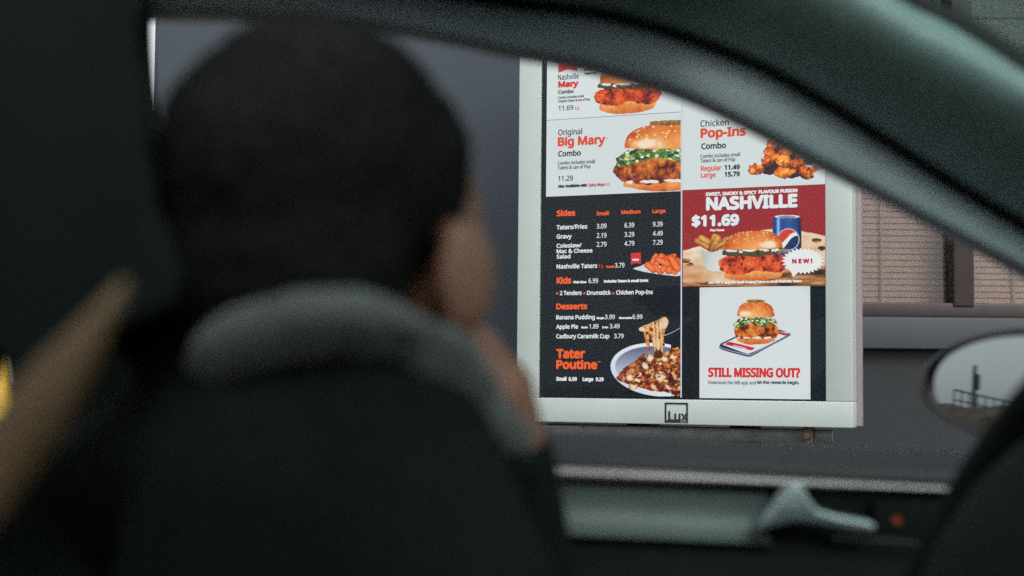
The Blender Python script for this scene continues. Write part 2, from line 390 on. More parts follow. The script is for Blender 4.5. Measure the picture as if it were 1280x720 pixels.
K.build(tile['spicy'])
K = Ink()
K.text('Original', 697, 169.2, 727, 7.4, 'black', .18); K.text('Big Mary', 696.5, 183, 756, 11.6, 'redor', .8); K.text('TM', 756.6, 173.6, 759.4, 1.6, 'redor', .1)
K.text('Combo', 697, 195.8, 725.5, 7.2, 'black', .35); K.text('Combo includes small', 696.5, 206, 743, 4.4, 'black', .15); K.text('Taters & can of Pop', 696.5, 211.8, 737.5, 4.4, 'black', .15)
K.text('11.29', 697, 226.4, 715.5, 6.6, 'black', .18); K.text('Also Available with', 696.5, 234.8, 733.5, 4, 'black', .4); K.text('Spicy Mayo', 735, 233.1, 756, 4, 'crim', .25); K.chili(757.6, 232.2, 4, 'crim')
K.build(tile['burger'])
K = Ink(); w, q = .27, .12
K.text('Sides', 695, 270.4, 718.5, 7.6, 'orange', .55)
for t, a, b, y in (('Small', 745, 760.5, 269.3), ('Medium', 776, 800, 267.6), ('Large', 815, 831.5, 266.4)): K.text(t, a, y, b, 5, 'orange', .33)
for t, b, y, h in (('Taters/Fries', 733.5, 286.9, 5.6), ('Gravy', 714, 298.4, 5.6), ('Coleslaw/', 726.5, 309.8, 5.3), ('Mac & Cheese', 740, 316.6, 5.2), ('Salad', 712.5, 323.3, 5.2), ('Nashville Taters', 746, 335.9, 5.6)): K.text(t, 695, y, b, h, 'white', w)
for r, y in ((('3.09', '6.39', '9.39'), 285.6), (('2.19', '3.29', '4.49'), 297.2), (('2.79', '4.79', '7.29'), 308.4)):
    for t, x, dy in zip(r, (745.2, 780, 815.5), (0, -1.2, -2.5)): K.text(t, x, y + dy, x + 12.3, 6, 'white', q)
K.chili(748.4, 334.9, 5.2); K.text('Small', 757, 334.8, 767, 3, 'orange', .4); K.text('3.79', 768, 334.5, 780, 6, 'white', q)
K.poly([(788, 316.2), (800.4, 315.4), (800.4, 330), (794, 328.6), (788, 331)], 'red'); K.text('NEW', 790, 326, 798.4, 2.6, 'white', .3, lift=.0034)
K.text('Kids', 695, 354.9, 713.5, 8.4, 'orange', .65); K.text('Pick One', 716, 354.2, 732.5, 3.2, 'white', .4); K.text('6.99', 735, 353.9, 747, 6, 'white', q); K.text('Includes Taters & small Drink', 754, 353.3, 810, 3.6, 'white', .35)
for x in (695.8, 729.8, 766): K.poly([(x + 1.5 * math.cos(a), 366.5 + 1.5 * math.sin(a)) for a in np.arange(10) * math.pi / 5], 'orange')
for t, a, b, y in (('2 Tenders', 699, 726.5, 369), ('Drumstick', 733, 763, 368.7), ('Chicken Pop-Ins', 769.5, 815.5, 368.2)): K.text(t, a, y, b, 5.4, 'white', w)
K.text('Desserts', 694.5, 386.9, 733.5, 7.6, 'orange', .55)
K.text('Banana Pudding', 694.5, 399.3, 743, 5.4, 'white', w); K.text('Single', 745, 398.8, 755, 2.6, 'white', .35); K.text('3.99', 755.5, 398.9, 768, 5.6, 'white', q); K.text('Shareable', 773, 398.7, 789.5, 2.6, 'white', .35); K.text('6.99', 790, 398.7, 802.5, 5.6, 'white', q)
K.text('Apple Pie', 694.5, 411, 722, 5.4, 'white', w); K.text('Each', 726, 410.5, 734, 2.6, 'white', .35); K.text('1.89', 736, 410.7, 747.5, 5.6, 'white', q); K.text('2 for', 752, 410.4, 760, 2.6, 'white', .35); K.text('3.49', 761.5, 410.4, 774, 5.6, 'white', q)
K.text('Cadbury Caramilk Cup', 694.5, 423, 761, 5.4, 'white', w); K.text('3.79', 767, 422.7, 779, 5.6, 'white', q)
K.text('Tater', 694.5, 448, 731, 12, 'orange', .85); K.text('Poutine', 694.5, 461.4, 746, 11.6, 'orange', .85); K.text('TM', 747, 453, 750, 1.8, 'orange', .1)
K.text('Small', 694.5, 476, 707.5, 5, 'white', .4); K.text('6.99', 710, 476.2, 720.5, 5, 'white', .35); K.text('Large', 727.5, 476.4, 741, 5, 'white', .4); K.text('9.29', 744, 476.6, 754, 5, 'white', .35)
K.build(tile['sides'])
K = Ink()
K.text('Chicken', 875, 158.4, 910.5, 8, 'black', .18); K.text('Pop-Ins', 875, 172.6, 932, 12.2, 'redor', .9); K.text('TM', 932.6, 161, 935.6, 1.7, 'redor', .1)
K.text('Combo', 876, 186.6, 907, 7.6, 'black', .4); K.text('Combo includes small', 875, 197.5, 924.5, 4.6, 'black', .15); K.text('Taters & can of Pop', 875, 203.2, 918.5, 4.6, 'black', .15)
K.text('Regular', 875.5, 213.8, 901.5, 6.4, 'redor', .3); K.text('11.49', 905, 212.4, 924.5, 6.4, 'black', .5); K.text('Large', 875.5, 222.2, 894, 6.4, 'redor', .3); K.text('15.79', 905, 221, 924.5, 6.4, 'black', .5)
K.build(tile['bites'])
K = Ink()
K.text('SWEET, SMOKY & SPICY', 881.5, 245, 945.5, 4.6, 'white', .4); K.text('FLAVOUR FUSION', 947.5, 242, 996.5, 4.6, 'white', .5)
K.text('NASHVILLE', 883, 264.2, 997.5, 17, 'navy', 1.4, .0022); K.text('NASHVILLE', 882, 263.2, 996.5, 17, 'white', 1.4)
K.text('$11.69', 865, 284.6, 924.5, 14.5, 'navy', 1.25, .0022); K.text('$11.69', 864, 283.6, 923.5, 14.5, 'white', 1.25); K.text('Plus Taxes', 887, 289.2, 905, 3, 'white', .3)
K.text('N E W !', 990, 329.6, 1015.5, 6, 'crim', .6, .006); K.text('Add POP & upgrade Small Original Taters to Small Nashville Taters', 885, 354.8, 1002, 3.2, 'white', .35, .006)
K.build(tile['promo'])
K = Ink()
K.text('STILL MISSING OUT?', 884.5, 471.4, 1000, 12, 'red', .85); K.text('Download the MB app and', 885, 480.1, 944.5, 4.2, 'black', .12); K.text('let the rewards begin.', 946, 479.9, 999, 4.2, 'black', .3)
K.build(tile['app'])

# --- painted food pictures: dense grids with a colour per vertex
rng = np.random.RandomState(7)
def vnoise(X, Y, s, seed=0):
    r = np.random.RandomState(seed).rand(256, 256); x = X / s + 37.3; y = Y / s + 91.7
    xi, yi = np.floor(x).astype(int), np.floor(y).astype(int); fx, fy = x - xi, y - yi
    fx = fx * fx * (3 - 2 * fx); fy = fy * fy * (3 - 2 * fy); g = lambda a, b: r[a % 256, b % 256]
    return (g(xi, yi) * (1 - fx) + g(xi + 1, yi) * fx) * (1 - fy) + (g(xi, yi + 1) * (1 - fx) + g(xi + 1, yi + 1) * fx) * fy
def fbm(X, Y, s, seed=0, o=4):
    t = 0; a = .5
    for k in range(o): t = t + a * vnoise(X, Y, s / 2 ** k, seed + k); a *= .5
    return t / (1 - .5 ** o)
def worley(X, Y, s, seed=0):
    r = np.random.RandomState(seed).rand(128, 128, 3); x = X / s + 11; y = Y / s + 17
    xi, yi = np.floor(x).astype(int), np.floor(y).astype(int); d1 = np.full(X.shape, 9.0); d2 = d1.copy(); idv = np.zeros(X.shape)
    for a in (-1, 0, 1):
        for b in (-1, 0, 1):
            q = r[(xi + a) % 128, (yi + b) % 128]; d = np.hypot(xi + a + q[..., 0] - x, yi + b + q[..., 1] - y)
            n = d < d1; d2 = np.where(n, d1, np.minimum(d2, d)); idv = np.where(n, q[..., 2], idv); d1 = np.where(n, d, d1)
    return d1, d2, idv
def inpoly(X, Y, pts):
    c = np.zeros(X.shape, bool); n = len(pts)
    for i in range(n):
        (x0, y0), (x1, y1) = pts[i], pts[(i + 1) % n]
        if y0 == y1: continue
        k = ((y0 > Y) != (y1 > Y)) & (X < (x1 - x0) * (Y - y0) / (y1 - y0) + x0); c ^= k
    return c
def sm(pts): return [tuple(p) for p in crv(list(pts) + [pts[0]], 6)[:-1]]
def ramp(t, cols):
    t = np.clip(t, 0, 1) * (len(cols) - 1); i = np.minimum(t.astype(int), len(cols) - 2); f = (t - i)[..., None]; c = np.array(cols, float)
    return c[i] * (1 - f) + c[i + 1] * f
def relief(h, k, lx=-.6, ly=-.8):
    gy, gx = np.gradient(h); return -(gx * lx + gy * ly) * k * -1
class Pic:
    def __init__(s, x0, x1, y0, y1, st=.45):
        s.st = st; xs = np.arange(x0, x1 + st * .5, st); ys = np.arange(y0, y1 + st * .5, st)
        s.X, s.Y = np.meshgrid(xs, ys); s.C = np.zeros(s.X.shape + (3,)); s.A = np.zeros(s.X.shape, bool)
    def put(s, m, c):
        c = np.asarray(c, float)
        s.C[m] = c if c.ndim == 1 else c[m]
        s.A |= m
    def warp(s, a, sc, seed): return s.X + (fbm(s.X, s.Y, sc, seed, 3) - .5) * 2 * a, s.Y + (fbm(s.X, s.Y, sc, seed + 50, 3) - .5) * 2 * a
    def blob(s, pts, c, a=.8, sc=4, seed=1, smooth=True):
        x, y = s.warp(a, sc, seed); m = inpoly(x, y, sm(pts) if smooth else pts); s.put(m, c); return m
    def ell(s, cx, cy, rx, ry, c, a=.0, sc=3, seed=2, ang=0):
        x, y = s.warp(a, sc, seed) if a else (s.X, s.Y); x = x - cx; y = y - cy
        ca, sa = math.cos(ang), math.sin(ang); p, q = x * ca + y * sa, -x * sa + y * ca
        m = (p / rx) ** 2 + (q / ry) ** 2 < 1; s.put(m, c); return m
    def crust(s, sc, seed, hot=0):
        x, y = s.warp(sc * .7, sc * 1.1, seed + 9); d1, d2, i = worley(x, y, sc * 1.1, seed); e1, e2, j = worley(x, y, sc * .5, seed + 3)
        f1, f2, f3 = fbm(s.X, s.Y, sc * 1.5, seed + 60), fbm(s.X, s.Y, sc * .6, seed + 70), fbm(s.X, s.Y, sc * 2.6, seed + 80)
        h = (1 - d1) * .42 + (1 - e1) * .16 * (f1 > .48) + (f1 - .5) * 1.1 + (f2 - .5) * .55
        t = .40 + .62 * (h - .28) + relief(h, 1.4) * .85 + (f3 - .5) * .35 - .30 * np.clip((.42 - fbm(s.X, s.Y, sc * .9, seed + 90)) * 9, 0, 1) * (d2 - d1 < .35)
        cols = [(70, 24, 10), (150, 62, 20), (212, 116, 40), (236, 158, 78), (250, 210, 150)] if not hot else [(74, 14, 8), (160, 44, 18), (222, 84, 32), (240, 120, 58), (252, 180, 130)]
        return ramp(t, cols)
    def build(s, parent, lift=.002):
        ny, nx = s.X.shape; px, py = s.X.ravel(), s.Y.ravel()
        d = np.outer((px - 640) / F, np.array(CR)) - np.outer((py - 360) / F, np.array(CU)) + np.array(CF)
        n = np.array(BN); t = float((BO - CAM).dot(BN)) / (d @ n); q = np.array(CAM) + d * t[:, None] - np.array(BO)
        co_ = np.stack([q @ np.array(BUx), np.full(len(px), ZS - lift), q[:, 2]], 1)
        k = np.arange(ny * nx).reshape(ny, nx); ok = s.A[:-1, :-1] & s.A[1:, :-1] & s.A[:-1, 1:] & s.A[1:, 1:]
        fc = np.stack([k[:-1, :-1], k[1:, :-1], k[1:, 1:], k[:-1, 1:]], -1)[ok]
        used = np.unique(fc); ren = np.full(ny * nx, -1); ren[used] = np.arange(len(used)); fc = ren[fc]
        me = bpy.data.meshes.new('food_picture'); me.vertices.add(len(used)); me.vertices.foreach_set('co', co_[used].astype(np.float32).ravel())
        me.loops.add(fc.size); me.loops.foreach_set('vertex_index', fc.ravel().astype(np.int32)); me.polygons.add(len(fc))
        me.polygons.foreach_set('loop_start', np.arange(0, fc.size, 4, dtype=np.int32)); me.update(calc_edges=True)
        at_ = me.color_attributes.new('picture', 'FLOAT_COLOR', 'POINT'); c = np.ones((len(used), 4), np.float32); c[:, :3] = lin(np.clip(s.C.reshape(-1, 3)[used], 0, 255)); at_.data.foreach_set('color', c.ravel())
        me.materials.append(M_pic); return link(bpy.data.objects.new('food_picture', me), parent)
M_pic = glow('screen_picture', (255, 255, 255)); n = M_pic.node_tree.nodes
_a = n.new('ShaderNodeAttribute'); _a.attribute_name = 'picture'; M_pic.node_tree.links.new(_a.outputs['Color'], n['Principled BSDF'].inputs['Emission Color'])

def burger(p, cx, yb, W_, Ht, L_, hot, green, pickle, slope=0.0, seed=1, cs=6.0):
    """L_: heights (0..1) of bottom-bun top, patty top, filling top; the dome ends at 1 (or just under the pickle)."""
    def P(x, y): return (cx + x * W_, yb - y * Ht + slope * x * W_)
    b1, c1, l1 = L_; dome = .955 if pickle else 1.0
    X, Y = p.X, p.Y; u = (X - cx) / W_; v = (yb + slope * (X - cx) - Y) / Ht
    n1 = fbm(X, Y, 3, seed); n2 = fbm(X, Y, 10, seed + 5)
    # bottom bun
    t = .35 + .5 * (v / b1) + (n2 - .5) * .5 + (n1 - .5) * .35
    p.blob([P(-.8, b1 * 1.1), P(-.3, b1 * 1.25), P(.3, b1 * 1.25), P(.8, b1 * 1.1), P(.82, b1 * .5), P(.7, .05), P(.3, 0), P(-.3, -.01), P(-.7, .05), P(-.82, b1 * .5)],
           ramp(t, [(120, 50, 16), (206, 104, 40), (232, 142, 66), (242, 190, 130)]), .5, 4, seed)
    # patty
    s_ = c1 - b1
    p.blob([P(-1.0, b1 + s_ * .42), P(-.93, b1 + s_ * .75), P(-.6, c1), P(0, c1 + .02), P(.6, c1), P(.95, b1 + s_ * .8), P(1.0, b1 + s_ * .4), P(.88, b1 - s_ * .02), P(.5, b1 - s_ * .18), P(.1, b1 + .0), P(-.35, b1 - s_ * .22), P(-.72, b1 - s_ * .1), P(-.9, b1 + s_ * .1)],
           p.crust(cs, seed + 20, hot), 2.0, 6, seed + 2)
    if green:                                       # sauce peeping out under the patty
        for k, (a, w_) in enumerate(((-.72, .06), (-.38, .16), (.05, .2), (.5, .16))): p.ell(*P(a, b1 - .02), w_ * W_, .022 * Ht, (232, 228, 228), 1.2, 3, seed + k)
    # filling
    f1, f0 = l1 + .02, c1 - .06
    if green:
        d1, d2, i = worley(X + (n1 - .5) * 3, Y * 1.5, cs * .62, seed + 31)
        col = ramp(i, [(18, 58, 30), (30, 92, 40), (96, 150, 48), (38, 80, 36), (190, 200, 110), (230, 234, 220), (60, 120, 50)]) * (.62 + .75 * np.clip((d2 - d1) * 1.6, 0, .65))[..., None]
        p.blob([P(-.97, f0 + .02), P(-.86, f1 - .08), P(-.6, f1), P(-.1, f1 + .02), P(.4, f1), P(.85, f1 - .06), P(.96, f0 + .04), P(.6, f0 + .05), P(.2, f0 - .02), P(-.2, f0 + .06), P(-.6, f0 - .0), P(-.85, f0 - .05)], col, 2.6, 5, seed + 7)
    else:
        p.blob([P(-.86, f0 + .06), P(-.7, f1), P(.7, f1), P(.93, f0 + .1), P(.5, f0 + .03), P(0, f0 + .01), P(-.5, f0 + .03)], ramp(n1 * 1.2, [(26, 24, 20), (44, 46, 34), (96, 84, 40), (30, 26, 22)]), 1.6, 5, seed + 7)
        for k, (a, w_, dy) in enumerate(((-.62, .16, .0), (-.1, .22, .005), (.3, .14, .0), (.62, .14, -.02), (-.35, .06, -.03))): p.ell(*P(a, l1 - .02 + dy), w_ * W_, .03 * Ht, (226, 226, 222), 1.8, 3, seed + k)
        p.ell(*P(.84, l1 - .05), .13 * W_, .035 * Ht, ramp(n1, [(120, 90, 30), (200, 160, 80)]), 1.5, 3, seed)
    # dome
    hw = .80; pts = [P(-hw, l1 + .02)] + [P(-hw * abs(math.cos(a)) ** .72 * (1 if a < math.pi / 2 else -1), l1 + .05 + (dome - l1 - .05) * math.sin(a) ** .8) for a in np.linspace(.12, math.pi - .12, 11)] + [P(hw, l1 + .02), P(.4, l1 - .005), P(-.4, l1 - .005)]
    w = np.clip((v - l1) / (dome - l1), 0, 1); edge = np.clip(1 - (np.abs(u) / hw) ** 2.2 - w * w * .35, 0, 1)
    t = .22 + .55 * edge * (1 - .35 * w) + (n2 - .5) * .34 + (n1 - .5) * .12
    t += 1.0 * np.exp(-(((u + .5 * (1 if green else -.9)) / .24) ** 2 + ((w - .22) / .2) ** 2)) * (.45 + n1 * .5)
    mk = p.blob(pts, ramp(t, [(104, 36, 12), (184, 80, 26), (224, 120, 46), (240, 160, 84), (244, 222, 196)]), .35, 5, seed + 11)
    r = np.random.RandomState(seed + 99)
    for k in range(int(60 if W_ > 40 else 34)):     # sesame
        a, b = r.uniform(-.75, .75), r.uniform(.28, .98); q = P(a, l1 + .05 + (dome - l1) * b * (1 - abs(a) ** 2 * .6)); s0 = max(W_ * .0125, .45)
        m = (((X - q[0]) / (s0 * 1.5)) ** 2 + ((Y - q[1]) / s0) ** 2 < 1) & mk; p.put(m, (246, 222, 170) if k % 3 else (206, 160, 96))
    if pickle:
        t = fbm(X, Y, 2.5, seed + 4); p.blob([P(-.38, .94), P(-.36, .985), P(-.1, 1.0), P(.2, .995), P(.38, .985), P(.39, .945), P(0, .925)], ramp(t + .5 * (v - .95) * 8, [(66, 46, 18), (136, 104, 44), (186, 152, 84)]), .8, 2.5, seed + 3)

p = Pic(735, 850, 60, 143); burger(p, 783, 141.2, 42.5, 64, (.22, .52, .60), 1, 0, 0, -.045, 3, 7); p.build(tile['spicy'])
p = Pic(762, 850.3, 148, 239); burger(p, 840, 237.5, 75, 88, (.155, .47, .60), 0, 1, 1, -.03, 5, 8.5); p.build(tile['burger'])

p = Pic(930, 1031, 160, 228); X, Y = p.X, p.Y
p.put((X > 985) & (X < 1014.5) & (Y < 206), ramp(fbm(X, Y, 5, 3), [(20, 20, 22), (70, 46, 34)]))
p.blob([(1014.5, 160), (1031.5, 160), (1031, 209.5), (1018, 215), (1014.5, 214)], (176, 140, 138), 0, smooth=False)
for cx, cy, rx, ry in ((975, 196, 20, 18), (966, 207, 14, 10), (990, 214, 22, 8), (960, 213, 10, 5), (984, 182, 14, 8)): p.ell(cx, cy, rx, ry, (52, 30, 26), 3, 5, 3)
_bl = [(964.4, 181, 8, 8), (1002, 192, 9, 8.5), (979, 178, 8, 6.5), (961, 190, 7.5, 7), (981, 189, 9, 6), (969, 196, 6, 5), (958, 201, 7.5, 6.5), (979, 201, 10, 8.5), (996.7, 205, 10, 7.5), (944.4, 211, 11, 7), (978, 215.5, 12, 7.5), (1007.8, 215.5, 10, 9), (990, 214, 4, 3.5), (1016.5, 210, 3.5, 3), (939, 213, 5, 4)]
for k, (cx, cy, rx, ry) in enumerate(_bl):
    c = p.crust(5.2, 60 + k) * (1.08 - .0 * k); d = ((X - cx) / rx) ** 2 + ((Y - cy) / ry) ** 2
    c = c * np.clip(1.25 - .45 * d - .012 * (Y - cy) * 2, .4, 1.3)[..., None]; p.ell(cx, cy, rx, ry, c, 2.6, 4, 70 + k)
p.build(tile['bites'])

p = Pic(853, 1031, 262, 357.3, .5); X, Y = p.X, p.Y
n1, n2, n3 = fbm(X, Y, 30, 4), fbm(X * .5, Y * 1.6, 9, 8), fbm(X, Y, 4, 12)
pap = ramp(.25 + n1 * .7 + (n2 - .5) * .5 - (Y - 330) * .006, [(150, 84, 40), (206, 150, 104), (226, 196, 160), (238, 226, 210)])
p.blob([(851, 313), (862, 311), (876, 307), (900, 308), (925, 297), (950, 288), (975, 284), (1000, 288), (1033, 295), (1033, 358), (851, 358)], pap, 1.0, 10, 3, smooth=False)
wd = ramp(.4 + (fbm(X * .35, Y * 2.2, 8, 33) - .5) * 2.2, [(40, 22, 12), (104, 62, 32), (160, 104, 56), (206, 160, 104)])
p.put((Y > 341 - (X - 940) * .10 + (n3 - .5) * 7) & (X > 935), wd); p.put(Y > 352.5 + (n3 - .5) * 3 - (X - 853) * .004, wd)
for x, y, r_ in ((857, 325, 4), (862, 331, 3), (1026, 310, 3), (1020, 300, 4)): p.ell(x, y, r_ * 1.6, r_ * .8, wd * 1.1, 2, 4, 7)
# paper cup with potato wedges
for k, (a, b, c_, d_, w_) in enumerate(((871, 301, 886, 309, 4.2), (876, 297, 888, 304, 4), (889, 312, 893, 296, 4.4), (896, 298, 891, 311, 5), (895, 311, 908, 300, 5), (899, 313, 915, 305, 4.5))):
    dx, dy = c_ - a, d_ - b; t = np.clip(((X - a) * dx + (Y - b) * dy) / (dx * dx + dy * dy), 0, 1); dd = np.hypot(X - a - t * dx, Y - b - t * dy)
    p.put(dd < w_, ramp(.75 - dd / w_ * .5 + (n3 - .5) * .5 - (Y - 300) * .02, [(70, 40, 12), (176, 112, 40), (220, 160, 76), (240, 196, 120)]))
p.blob([(874, 312), (890, 314.5), (906, 313), (912, 335), (905, 338.5), (890, 338.5), (882, 335), (878, 325)], ramp(.55 + (X - 895) * .012 + (n1 - .5) * .5, [(150, 158, 160), (208, 212, 210), (236, 236, 232)]), .3, 5, 2)
# drink can
hw = 18 * (1 - .12 * np.clip((275 - Y) / 5, 0, 1)); uu = (X - 983.3) / hw; m_ = (np.abs(uu) < 1) & (Y > 269 + .8 * uu * uu * 0) & (Y < 322)
p.put(m_, ramp(.30 + .65 * np.exp(-((uu + .62) / .16) ** 2) + .25 * np.exp(-((uu - .1) / .5) ** 2) - .18 * (uu > .75) + (n3 - .5) * .1, [(10, 24, 62), (22, 56, 122), (48, 96, 168), (150, 190, 222)]))
p.ell(983.4, 270.4, 15.6, 2.3, ramp(.5 + .8 * np.abs((X - 983) / 15) - .4 * (Y > 270.8), [(60, 74, 92), (170, 182, 190), (232, 236, 238)]))
p.ell(983.4, 270.7, 11.5, 1.2, (120, 134, 146))
dg_ = np.hypot(X - 985, Y - 299); p.put(dg_ < 13.8, (196, 206, 214)); p.put(dg_ < 12.8, (16, 40, 92))
sx_, sy_ = (X - 985) / 12.6, (299 - Y) / 12.6; wv = .1 + .75 * sx_ + .22 * np.sin(sx_ * 3.0 + .4)
p.put((dg_ < 12.6) & (sy_ > wv - .42), (232, 234, 236)); p.put((dg_ < 12.6) & (sy_ > wv + .1 - .25 * sx_), (216, 56, 44))
burger(p, 941, 350.5, 44.5, 62.5, (.2, .53, .63), 1, 0, 0, -.03, 11, 6)
# star burst
th = np.arctan2(Y - 326, (X - 1003) * .72); rr = np.hypot((X - 1003) * .62, Y - 326); p.put(rr < 13.6 + 3.2 * (2 * np.abs(((th / (2 * math.pi) * 26) % 1) - .5)) ** 1.0 + 0 * X, (232, 234, 232))
p.blob([(986, 335), (991, 346.5), (999, 338)], (232, 234, 232), 0, smooth=False)
p.build(tile['promo'])

p = Pic(786, 850, 310, 347, .4); X, Y = p.X, p.Y; n3 = fbm(X, Y, 3, 2)
p.blob([(788.8, 335.6), (800, 332), (806, 329), (825, 332), (850.3, 338), (850.3, 344), (846, 345.4), (825, 343.2), (803, 339.8)], ramp(.6 + (n3 - .5), [(176, 186, 194), (230, 236, 238)]), .2, 4, 1, smooth=False)
for k, (a, b, c_, d_, w_) in enumerate(((846, 326, 836, 333, 4.5), (842, 319, 830, 323, 3), (848, 331, 852, 326, 4), (819, 319, 811, 333, 3), (828, 322, 836, 338, 5), (838, 323, 846, 335, 5), (826, 320, 815, 337, 4), (809, 331, 816, 336, 4.6), (818, 333, 825, 340, 3.4), (833, 327, 828, 337, 4), (840, 339, 844, 341, 2.6), (822, 324, 834, 330, 4))):
    dx, dy = c_ - a, d_ - b; t = np.clip(((X - a) * dx + (Y - b) * dy) / (dx * dx + dy * dy), 0, 1); dd = np.hypot(X - a - t * dx, Y - b - t * dy) + (n3 - .5) * 1.6
    p.put(dd < w_, ramp(.9 - (dd / w_) ** 2 * .75 + (n3 - .5) * .5, [(120, 36, 12), (206, 76, 30), (236, 106, 46), (246, 140, 74)]))
p.build(tile['sides'], .0021)

p = Pic(760, 850.2, 392, 497, .45); X, Y = p.X, p.Y; n3 = fbm(X, Y, 5, 2)
m_ = p.ell(822, 462, 60, 33.5, ramp(.45 + (X - 790) * .004 - (Y - 470) * .004, [(176, 188, 214), (222, 228, 236), (240, 242, 244)]), ang=.10); p.A &= ~((X > 838) & (Y < 436))
p.ell(824, 462, 56, 29, ramp(.5 + (Y - 460) * .02, [(96, 106, 136), (170, 178, 198), (226, 230, 236)]), ang=.10)
d1, d2, i_ = worley(*p.warp(5, 9, 5), 9.5, 42); e1, e2, j_ = worley(*p.warp(2, 5, 15), 4.0, 43)
food = ramp((i_ * .75 + j_ * .35) % 1.0, [(150, 50, 18), (196, 92, 30), (222, 128, 46), (178, 68, 22), (232, 164, 92), (120, 34, 14), (220, 130, 50), (240, 206, 170), (204, 98, 34)])
hh = (1 - d1) * .8 + (1 - e1) * .4; food = food * np.clip(.55 + .8 * np.clip((d2 - d1) * 1.7, 0, .55) + relief(hh, 1.6), .25, 1.35)[..., None]
gl = (fbm(X, Y, 3.6, 91) > .72); food[gl] = food[gl] * .4 + np.array((240, 214, 190)) * .6
dk = (fbm(X, Y, 7, 95) > .60); food[dk] = food[dk] * np.array((.55, .34, .30)); food[(fbm(X, Y, 2.6, 97) > .76) & dk] = (226, 160, 120)
_fp = [(769, 474), (774, 466), (780, 459), (792, 452), (800, 444), (805, 441.5), (810, 445), (816.7, 448), (830, 440), (852, 437), (852, 492), (835, 490.5), (810, 487.5), (788, 481)]
p.blob(_fp, food, 1.5, 5, 9)
for cx, cy, rx, ry in ((787, 472, 4, 4.5), (824, 472, 5.5, 4.8), (812, 448, 4, 5), (796, 475, 4, 3.5), (791, 483, 5.5, 2.6), (830, 449, 4, 4), (841, 446, 5, 3), (806, 458, 3.5, 4)): p.ell(cx, cy, rx, ry, ramp(.85 - ((X - cx) ** 2 + (Y - cy) ** 2) / (rx * ry) * .5, [(196, 120, 66), (230, 196, 156), (244, 236, 224)]), 3.2, 4, int(cx))
for k in range(26):
    cx, cy = rng.uniform(776, 850), rng.uniform(452, 488)
    if inpoly(np.array([[cx]]), np.array([[cy]]), _fp)[0, 0]: p.ell(cx, cy, rng.uniform(1.5, 4), rng.uniform(.8, 1.6), (112, 26, 16) if k % 3 else (236, 206, 186), 1.2, 3, k, rng.uniform(-1, 1))
# lifted forkful
f2 = ramp(fbm(X, Y, 5, 61) * 1.3 - .15 + relief(fbm(X, Y, 4, 62), 3), [(70, 26, 10), (160, 84, 26), (214, 140, 60), (240, 200, 140), (120, 44, 14)])
p.blob([(797, 412), (803, 407), (812, 403.5), (822, 399), (829, 396), (834.5, 398), (835, 405), (831, 413), (829, 422), (831, 433), (828, 434), (826, 428), (828, 437), (828, 445), (822, 452), (816, 446), (817, 436), (814, 425), (811, 418), (812, 438), (809, 437), (805, 423), (803, 415)], f2, .8, 4, 5)
p.ell(829, 404, 5.5, 7, ramp(.6 + (fbm(X, Y, 4, 3) - .5), [(210, 160, 110), (240, 220, 196)]), .9, 3, 5, .3); p.ell(801.5, 411.5, 4, 3, (228, 206, 178), .7, 3, 6); p.ell(822, 430, 3, 7, (226, 186, 120), 1, 3, 7); p.ell(822.5, 443, 5.5, 5, (82, 34, 14), 1, 3, 8)
tt = np.clip((X - 830) / 21, 0, 1); p.put((np.abs(Y - (419 - 1.5 * np.sin(tt * 3.1) - 10.5 * tt * tt)) < .65) & (X > 829), (206, 216, 224))
for x0_ in (816, 820.5, 825): p.put((np.abs(X - x0_ - .06 * (Y - 405)) < .5) & (Y > 402) & (Y < 438), (238, 218, 190))
p.build(tile['sides'], .0021)

p = Pic(895, 990, 371, 446, .4); X, Y = p.X, p.Y
ph = [(899.5, 431), (921, 420.5), (941, 411), (972, 412.5), (985.5, 417), (986.5, 420), (962, 433), (943, 443.5), (936, 446), (925, 444), (900, 436.5)]
p.blob([(x, y) for x, y in ph], (44, 56, 92), .0)
p.blob([(x * .988 + 11.2, y * .975 + 9.2) for x, y in ph], (150, 164, 190), .0); p.blob([(x * .975 + 23.3, y * .93 + 28) for x, y in ph], (36, 46, 80), 0)
p.blob([(902, 430.5), (921, 421.5), (941, 413), (972, 414), (984, 417.5), (962, 430), (938, 441), (930, 441)], (222, 226, 228), 0)
p.blob([(908, 428), (911, 427), (943.5, 434.8), (939, 438), (905, 430.5)], (198, 30, 40), 0, smooth=False)
p.blob([(972, 414), (985, 417), (981, 419.5), (969, 416.5)], (198, 40, 46), 0, smooth=False)
p.put((np.abs(Y - (431.5 + (X - 916) * .24)) < .5) & (X > 916) & (X < 932), (236, 220, 222))
burger(p, 944, 430, 29, 56, (.16, .47, .60), 0, 1, 1, .0, 23, 4.6)
p.build(tile['app'])

# maker's mark on the lower frame
m = MB(); a0, b0 = bp(831, 528); a1, b1 = bp(860, 503.5); bw = .0055
m.box(a0, a1, -.0012, 0.0, b0, b0 + bw); m.box(a0, a1, -.0012, 0, b1 - bw * .7, b1); m.box(a0, a0 + bw * .7, -.0011, 0, b0, b1); m.box(a1 - bw * .7, a1, -.0011, 0, b0, b1)
v, f = letters('Lux'); sx = (a1 - a0) * .80 / (v[:, 0].max() - v[:, 0].min()); sy = (b1 - b0) * .46 / CAPH
for k, (dx, dz) in enumerate(((0, 0), (.0006, 0), (-.0006, 0), (0, .0005), (.0012, 0))): m.add([(a0 + (a1 - a0) * .17 + (x - v[:, 0].min()) * sx + dx, -.0014 - k * 2e-5, b0 + bw * .9 + y * sy + dz) for x, y in v], f)
bmesh_local('maker_badge', m, mat('badge_black', (0.012, 0.013, 0.013), .5))
v, f = letters('LCD'); sx = (a1 - a0) * .24 / (v[:, 0].max() - v[:, 0].min())
